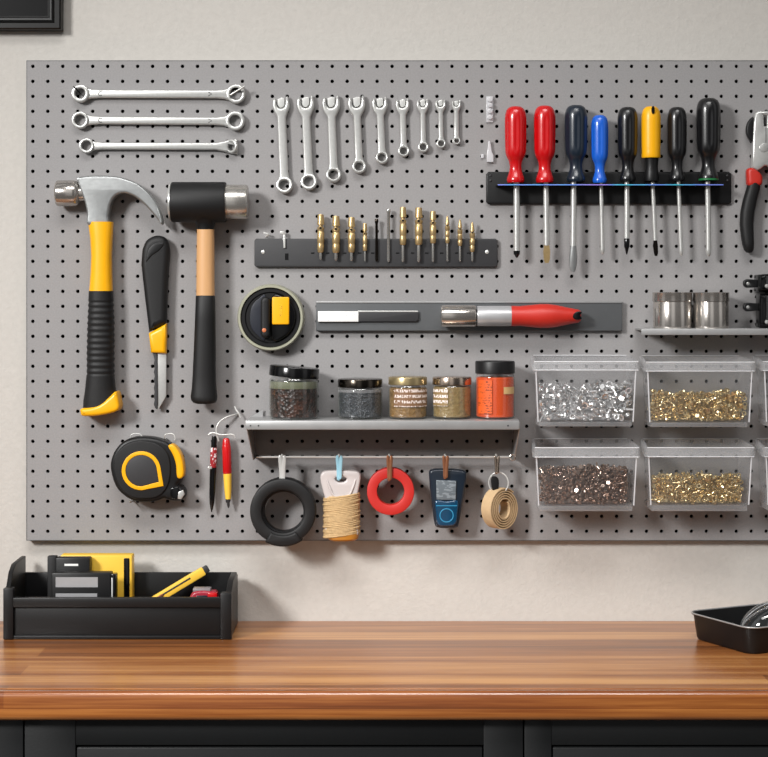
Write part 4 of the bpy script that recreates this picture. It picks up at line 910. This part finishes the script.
kb = [('brass_nut', 'nut', hexnut(.0034, .003)), ('brass_screw', 'screw', bolt(.0031, .010, False)), ('brass_eyelet', 'eyelet', washer(.0036, .0016)), ('brass_acorn_nut', 'nut', cup(.0029))]
kd = [('bronze_nut', 'nut', hexnut(.0032, .003)), ('bronze_screw', 'screw', bolt(.0030, .009, False)), ('bronze_acorn_nut', 'nut', cup(.0029))]
B1 = clear_bin(532, 640.3, 361.5, 370.6, 422.6, 427, 'clear bin of large silver nuts and bolts, upper left of the bins')
B2 = clear_bin(644, 756.6, 362, 371.6, 423, 427.6, 'clear bin of brass hardware in the upper row, right of the silver one')
B3 = clear_bin(532.6, 641, 447.6, 457.6, 506.6, 512, 'clear bin of dark bronze hardware, lower left of the bins')
B4 = clear_bin(645, 756.2, 447.6, 457.2, 506, 512, 'clear bin of brass hardware in the lower row')
B5 = clear_bin(761, 870, 361.5, 371, 422.6, 427, 'clear bin cut off by the right edge, upper row')
B6 = clear_bin(762.6, 872, 447.6, 457.2, 506, 512, 'clear bin cut off by the right edge, lower row')
fill(B1, 388, ks, 'silverpiece', 420, .0092, 'silver %s in the pile of the upper left clear bin', 'silver %ss in the upper left bin', .003, 'heap of silver hardware deeper in the upper left clear bin', 3)
fill(B2, 394, kb, 'brasspiece', 420, .0068, '%s in the pile of the upper clear brass bin', '%ss in the upper brass bin', .0025, 'heap of brass hardware deeper in the upper brass bin', 4)
fill(B3, 469.5, kd, 'bronzepiece', 420, .0066, 'dark %s in the pile of the lower left clear bin', '%ss in the lower left bin', .002, 'heap of dark bronze hardware deeper in the lower left bin', 5)
fill(B4, 478, kb, 'brasspiece', 420, .0068, '%s in the pile of the lower clear brass bin', '%ss in the lower brass bin', .002, 'heap of brass hardware deeper in the lower brass bin', 6)

# ---------------------------------------------------------------- worktop and cabinets
BF = .452
r = thing('worktop', 'long glossy brown stave wood worktop under the pegboard', 'worktop', (0, -BF, ZB-.0365))
obj('top_boards', box(-1.6, 1.6, .0202, BF+WY-.0005, 0, .0365, .0004, 1), 'wood', r)
obj('front_edge', box(-1.6, 1.6, 0, .020, 0, .0365, .0075, 6), 'wood_shaded', r, label='glossy rounded front edge, shade painted into its darker wood')  # split from the top boards to carry the painted front shade
CF = .432; kc = kk(CF)
cX = lambda px: (px-HX)*kc
cZ = lambda py: ZE-(py-HY)*kc
def cabinet(x0, x1, s0, s1, lb):
    r = thing('base_cabinet', lb, 'cabinet', ((x0+x1)/2, -CF, 0), 'black base cabinets'); o = -(x0+x1)/2
    zt = ZB-.0367; zd = cZ(745.4); zz = .12
    obj('carcass', box(x0+o+.0004, x1+o-.0004, .022, CF+WY-.002, .1, zt-.0005), 'cab', r)
    fg = box(x0+o+.0006, s0+o, 0, .0215, .1, zt, .0012).join(box(s1+o, x1+o-.0006, 0, .0215, .1, zt, .0012))
    fg.join(box(s0+o-.0005, s1+o+.0005, .001, .0215, zd, zt, .0008)).join(box(s0+o-.0005, s1+o+.0005, .001, .0215, .1, .14, .0008))
    obj('face_frame', fg, 'cab', r)
    dr = obj('drawer_front', box(s0+o+.0016, s1+o-.0016, -.0015, .018, zd-.17, zd-.0022, .0016), 'cab', r)
    obj('drawer_panel', box(s0+o+.03, s1+o-.03, -.0028, 0, zd-.145, zd-.026, .001), 'cab', dr)
    obj('door', box(s0+o+.0016, s1+o-.0016, 0, .018, .143, zd-.176, .0016), 'cab', r)
    obj('toe_kick', box(x0+o+.002, x1+o-.002, .05, .065, .0003, .0998), 'cab', r)
cabinet(cX(24.2)-.625, cX(24)-.0004, cX(24)-.56, cX(24)-.065, 'black cabinet cut off at the left edge under the worktop')
cabinet(cX(24), cX(523.6), cX(75.6), cX(483.6), 'wide black middle cabinet with a drawer under the worktop')
cabinet(cX(523.6)+.0004, cX(523.6)+.6, cX(551.6), cX(523.6)+.56, 'black cabinet at the right under the worktop')

# ---------------------------------------------------------------- black tool tray on the left of the worktop
kt = kk(.128)
tx0, tx1 = (3-HX)*kt, (231.5-HX)*kt; TF, TBk = .128, .008
tcx = (tx0+tx1)/2; hw = (tx1-tx0)/2
r = thing('tool_tray', 'long black open tool tray with sloping sides at the left of the worktop', 'tray', (tcx, -TF, ZB))
dy = TF-TBk
obj('tray_floor', box(-hw+.006, hw-.006, .006, dy-.004, .0004, .006), 'black_pl', r)
obj('front_panel', box(-hw+.012, hw-.012, .005, .009, .0006, .046, .0008), 'black_pl', r)
obj('front_rail', box(-hw+.012, hw-.012, .001, .010, .046, .0600, .0012), 'black_pl', r)
obj('base_rail', box(-hw+.012, hw-.012, .002, .010, .0004, .0056, .001), 'black_pl', r)
obj('back_panel', box(-hw+.006, hw-.006, dy-.005, dy, .0006, .078, .001), 'black_pl', r)
def side(x0, x1, tops):
    pts = [(.003, .001)] + [(a, b) for a, b in tops] + [(dy-.001, .001)]
    g = flat([pts], x1-x0, .0012); g.V = [Vector(((x0+x1)/2+v.y, v.x, v.z)) for v in g.V]
    return g
obj('side_panel', side(-hw+.001, -hw+.008, [(.003, .070), (.016, .075), (.03, .092), (.05, .101), (dy-.001, .102)]), 'black_pl', r)
obj('side_panel', side(hw-.009, hw-.001, [(.003, .064), (.02, .069), (.04, .078), (dy-.02, .081), (dy-.001, .074)]), 'black_pl', r)
obj('corner_post', box(-hw, -hw+.0145, 0, .016, .0003, .0735, .0015), 'black_pl', r)
obj('corner_post', box(hw-.016, hw, 0, .016, .0003, .0665, .0015), 'black_pl', r)
# things in the tray
FZ = ZB+.0062
def tray_box(name, px0, px1, ytop, d0, d1, label, m, cat, extra):
    k = kk(d1); x0, x1 = (px0-HX)*k, (px1-HX)*k; h = ZE-(ytop-HY)*k-FZ
    r = thing(name, label, cat, ((x0+x1)/2, -(d0+d1)/2, FZ)); w = (x1-x0)/2; dh = (d1-d0)/2
    obj('case_body', box(-w, w, -dh, dh, 0, h, .002), m, r); extra(r, w, dh, h)
def ex1(r, w, dh, h):
    obj('dark_side_panel', box(w-.012, w-.0036, -dh-.0012, dh-.001, .003, h-.004, .0008), 'black_gloss', r, label='dark panel near its right edge')
tray_box('yellow_case', 60, 132, 555.4, .018, .044, 'flat yellow case standing at the back of the tool tray', 'yellow2', 'case', ex1)
def ex2(r, w, dh, h):
    obj('white_stripe', box(-.012, .008, -dh-.0006, -dh+.001, h-.0115, h-.0085), 'white', r)
    obj('left_spine', box(-w-.013, -w+.0005, -dh+.004, dh-.002, 0, h+.002, .002), 'black_rub', r)
tray_box('black_case', 55.5, 90, 558, .047, .066, 'small black case with a white stripe, in front of the yellow case', 'black_pl', 'case', ex2)
def ex3(r, w, dh, h):
    obj('silver_label', box(-.037, .024, -dh-.0006, -dh+.001, h-.0205, h-.006), 'silverlabel', r)
    obj('silver_label', box(-.037, .023, -dh-.0006, -dh+.001, h-.046, h-.0295), 'silverlabel', r)
    obj('right_cap', box(w-.0005, w+.007, -dh+.001, dh-.002, 0, h-.002, .002), 'black_gloss', r)
    obj('bright_edge', box(w+.0005, w+.0025, -dh+.0002, -dh+.0016, .002, h-.007, .0004), 'white_metal', r)
tray_box('black_case', 51.5, 111, 573, .070, .092, 'larger black case with two silver labels, frontmost in the tray', 'black_pl', 'case', ex3)
# yellow knife leaning to the right against the back
A = at(122, 612, .06); A.z = FZ+.0095; Bp = at(207.5, 568.5, .028)
r = thing('snap_knife', 'yellow snap-off knife leaning diagonally in the tool tray', 'knife', A)
dv = Bp-A; L = dv.length; xa = dv.normalized(); ya = Vector((0, 1, 0)); ya = (ya-xa*ya.dot(xa)).normalized(); za = xa.cross(ya)
rot = Matrix((xa, ya, za)).transposed().to_4x4()
mk = lambda g: g.xf(rot)
obj('knife_body', mk(box(0, L-.006, -.006, .006, -.0066, .0066, .0022)), 'yellow2', r)
obj('end_cap', mk(box(L-.0075, L+.0016, -.005, .005, -.0052, .0056, .0018)), 'charcoal', r)
obj('slider_groove', mk(box(L*.42, L*.8, -.0066, -.0056, .0004, .0028, .0004)), 'charcoal', r)
obj('slider', mk(box(L*.42, L*.48, -.0078, -.0056, -.0004, .0034, .0006)), 'copper', r)
# small red clip tool
A = at(203, 600, .074); A.z = FZ
r = thing('hand_tool', 'small red tool with grey top lying at the right of the tray', 'tool', A)
hh = at(0, 587.5, .074).z-FZ
obj('tool_body', flat([cr2([(-.030, .006), (-.026, .026), (-.016, hh-.008), (-.004, hh-.003), (.012, hh-.004), (.0215, hh-.008), (.0235, .02), (.022, 0), (-.028, 0)], 3)], .024, .004, 3), 'pink', r, sharp=60)
obj('grey_top', box(-.014, .012, -.009, .009, hh-.0055, hh, .0015), 'greyplastic', r)
obj('red_head', box(.008, .022, -.0135, .006, hh-.017, hh-.0055, .002), 'red', r)
obj('dark_slot', box(-.008, .007, -.0131, -.0115, hh-.0165, hh-.0095, .0006), 'navy', r)

# ---------------------------------------------------------------- rotated black tray at the right
pa, pb = Vector((.4400, -.115, 0)), Vector((.5000, -.2350, 0))
ux = (pa-pb).normalized(); W2 = (pa-pb).length
ang = math.atan2(ux.y, ux.x)-PI/2     # local +Y runs along the left edge towards the back
r = thing('shallow_tray', 'shallow black tray with a painted rim highlight set askew at the right of the worktop', 'tray', (pb.x, pb.y, ZB), rz=ang)
LN = .19; HT = .0365
def rr_(x0, x1, y0, y1, z, rad, n=6):
    pts = []
    for cx_, cy_, a in ((x1-rad, y1-rad, 0), (x0+rad, y1-rad, 90), (x0+rad, y0+rad, 180), (x1-rad, y0+rad, 270)):
        for q in range(n+1): aa = math.radians(a+90*q/n); pts.append(Vector((cx_+rad*math.cos(aa), cy_+rad*math.sin(aa), z)))
    return pts
fl = .003
rings = [rr_(fl, LN-fl, fl, W2-fl, .0004, .016), rr_(.001, LN-.001, .001, W2-.001, .004, .017), rr_(-fl, LN+fl, -fl, W2+fl, HT-.001, .019), rr_(-fl-.002, LN+fl+.002, -fl-.002, W2+fl+.002, HT-.0006, .020), rr_(-fl-.002, LN+fl+.002, -fl-.002, W2+fl+.002, HT+.0008, .020),
         rr_(-fl+.002, LN+fl-.002, -fl+.002, W2+fl-.002, HT+.0008, .018), rr_(.004, LN-.004, .004, W2-.004, .0045, .014)]
obj('tray_body', loft(rings), 'black_pl', r)
obj('rim_highlight', tube(rr_(-fl-.0018, LN+fl+.0018, -fl-.0018, W2+fl+.0018, HT+.0012, .020), .0011, closed=True, smooth=0), 'shelfsteel', r, label='pale highlight painted along the rim')  # pale tube paints a highlight along the black rim
# clear lens shell lying in the tray
c = at(762, 622, .155); base = Vector((c.x, c.y, ZB+.0052))
r = thing('clear_goggles', 'clear curved plastic goggle lens lying in the shallow tray', 'goggles', base)
def dome(sx, sy, sz, n=20, m=9):
    V = []; F = []
    for i in range(m+1):
        ph = PI/2*i/m
        for j in range(n):
            th = 2*PI*j/n; V.append(Vector((sx*math.cos(th)*math.cos(ph), sy*math.sin(th)*math.cos(ph), sz*math.sin(ph))))
    for i in range(m):
        for j in range(n): F.append([i*n+j, i*n+(j+1) % n, (i+1)*n+(j+1) % n, (i+1)*n+j])
    return G().add(V, F)
rotm = Matrix.Translation((.008, 0, .025)) @ Matrix.Rotation(math.radians(-28), 4, 'Y') @ Matrix.Rotation(math.radians(25), 4, 'X')
obj('lens_shell', dome(.042, .03, .026).xf(rotm), 'lens', r)
obj('lens_rim', tube([rotm @ Vector((.042*math.cos(2*PI*q/32), .03*math.sin(2*PI*q/32), 0)) for q in range(32)], .0012, closed=True, smooth=0), 'binrim', r)
obj('lens_ridge', tube([rotm @ Vector((.042*math.cos(PI*q/16)*.9, .006, .026*math.sin(PI*q/16))) for q in range(17)], .0009, smooth=0), 'binrim', r)

# ---------------------------------------------------------------- light and camera
def area(name, loc, target, sx, sy, w, col=(1, 1, 1), spread=180):
    l = bpy.data.lights.new(name, 'AREA'); l.shape = 'RECTANGLE'; l.size = sx; l.size_y = sy; l.energy = w; l.color = col; l.spread = math.radians(spread)
    o = bpy.data.objects.new(name, l); C.objects.link(o); o.location = loc
    o.rotation_euler = (Vector(target)-Vector(loc)).to_track_quat('-Z', 'Y').to_euler()
area('key_lamp', (-1.95, -2.5, 2.5), (.32, 0, .88), .6, .6, 18.2, (1, .99, .975), 70)
area('ceiling_lamp', (.0, -1.25, 2.75), (.0, -.28, .85), 1.6, .45, 7, (1, .985, .965), 72)
w = bpy.data.worlds.new('room_light'); bpy.context.scene.world = w; w.use_nodes = True
nt = w.node_tree; bg = nt.nodes['Background']
tc = nt.nodes.new('ShaderNodeTexCoord'); sp = nt.nodes.new('ShaderNodeSeparateXYZ'); nt.links.new(tc.outputs['Generated'], sp.inputs[0])
cr = nt.nodes.new('ShaderNodeValToRGB'); e = cr.color_ramp.elements
e[0].position = 0.0; e[0].color = (.10, .095, .09, 1); e[1].position = 1; e[1].color = (.55, .55, .55, 1)
mp = nt.nodes.new('ShaderNodeMapRange'); mp.inputs['From Min'].default_value = -1; mp.inputs['From Max'].default_value = 1
nt.links.new(sp.outputs['Z'], mp.inputs['Value']); nt.links.new(mp.outputs[0], cr.inputs[0])
x = e.new(.46); x.color = (.34, .34, .34, 1)
x = e.new(.6); x.color = (.62, .62, .62, 1)
# unseen bright bands all the way round, added to streak metal and glass
at_ = nt.nodes.new('ShaderNodeMath'); at_.operation = 'ARCTAN2'; nt.links.new(sp.outputs['X'], at_.inputs[0]); nt.links.new(sp.outputs['Y'], at_.inputs[1])
ml = nt.nodes.new('ShaderNodeMath'); ml.operation = 'MULTIPLY_ADD'; ml.inputs[1].default_value = 6; ml.inputs[2].default_value = 1.1; nt.links.new(at_.outputs[0], ml.inputs[0])
sn = nt.nodes.new('ShaderNodeMath'); sn.operation = 'SINE'; nt.links.new(ml.outputs[0], sn.inputs[0])
mr = nt.nodes.new('ShaderNodeMapRange'); mr.interpolation_type = 'SMOOTHSTEP'; mr.inputs['From Min'].default_value = .25; mr.inputs['From Max'].default_value = .75
mr.inputs['To Min'].default_value = .35; mr.inputs['To Max'].default_value = 3.0; nt.links.new(sn.outputs[0], mr.inputs['Value'])
vm = nt.nodes.new('ShaderNodeVectorMath'); vm.operation = 'SCALE'; nt.links.new(cr.outputs[0], vm.inputs[0]); nt.links.new(mr.outputs[0], vm.inputs['Scale'])
nt.links.new(vm.outputs[0], bg.inputs['Color']); bg.inputs['Strength'].default_value = .35
cam = bpy.data.cameras.new('camera'); co = bpy.data.objects.new('camera', cam); C.objects.link(co)
co.location = (0, -D, ZE); co.rotation_euler = (PI/2, 0, 0)
cam.sensor_width = 36; cam.lens = 36*D/(768*S); cam.shift_y = -(378.5-HY)/768; cam.clip_start = .05
sc = bpy.context.scene; sc.camera = co
sc.view_settings.view_transform = 'Standard'; sc.view_settings.look = 'None'
sc.cycles.transparent_max_bounces = 24
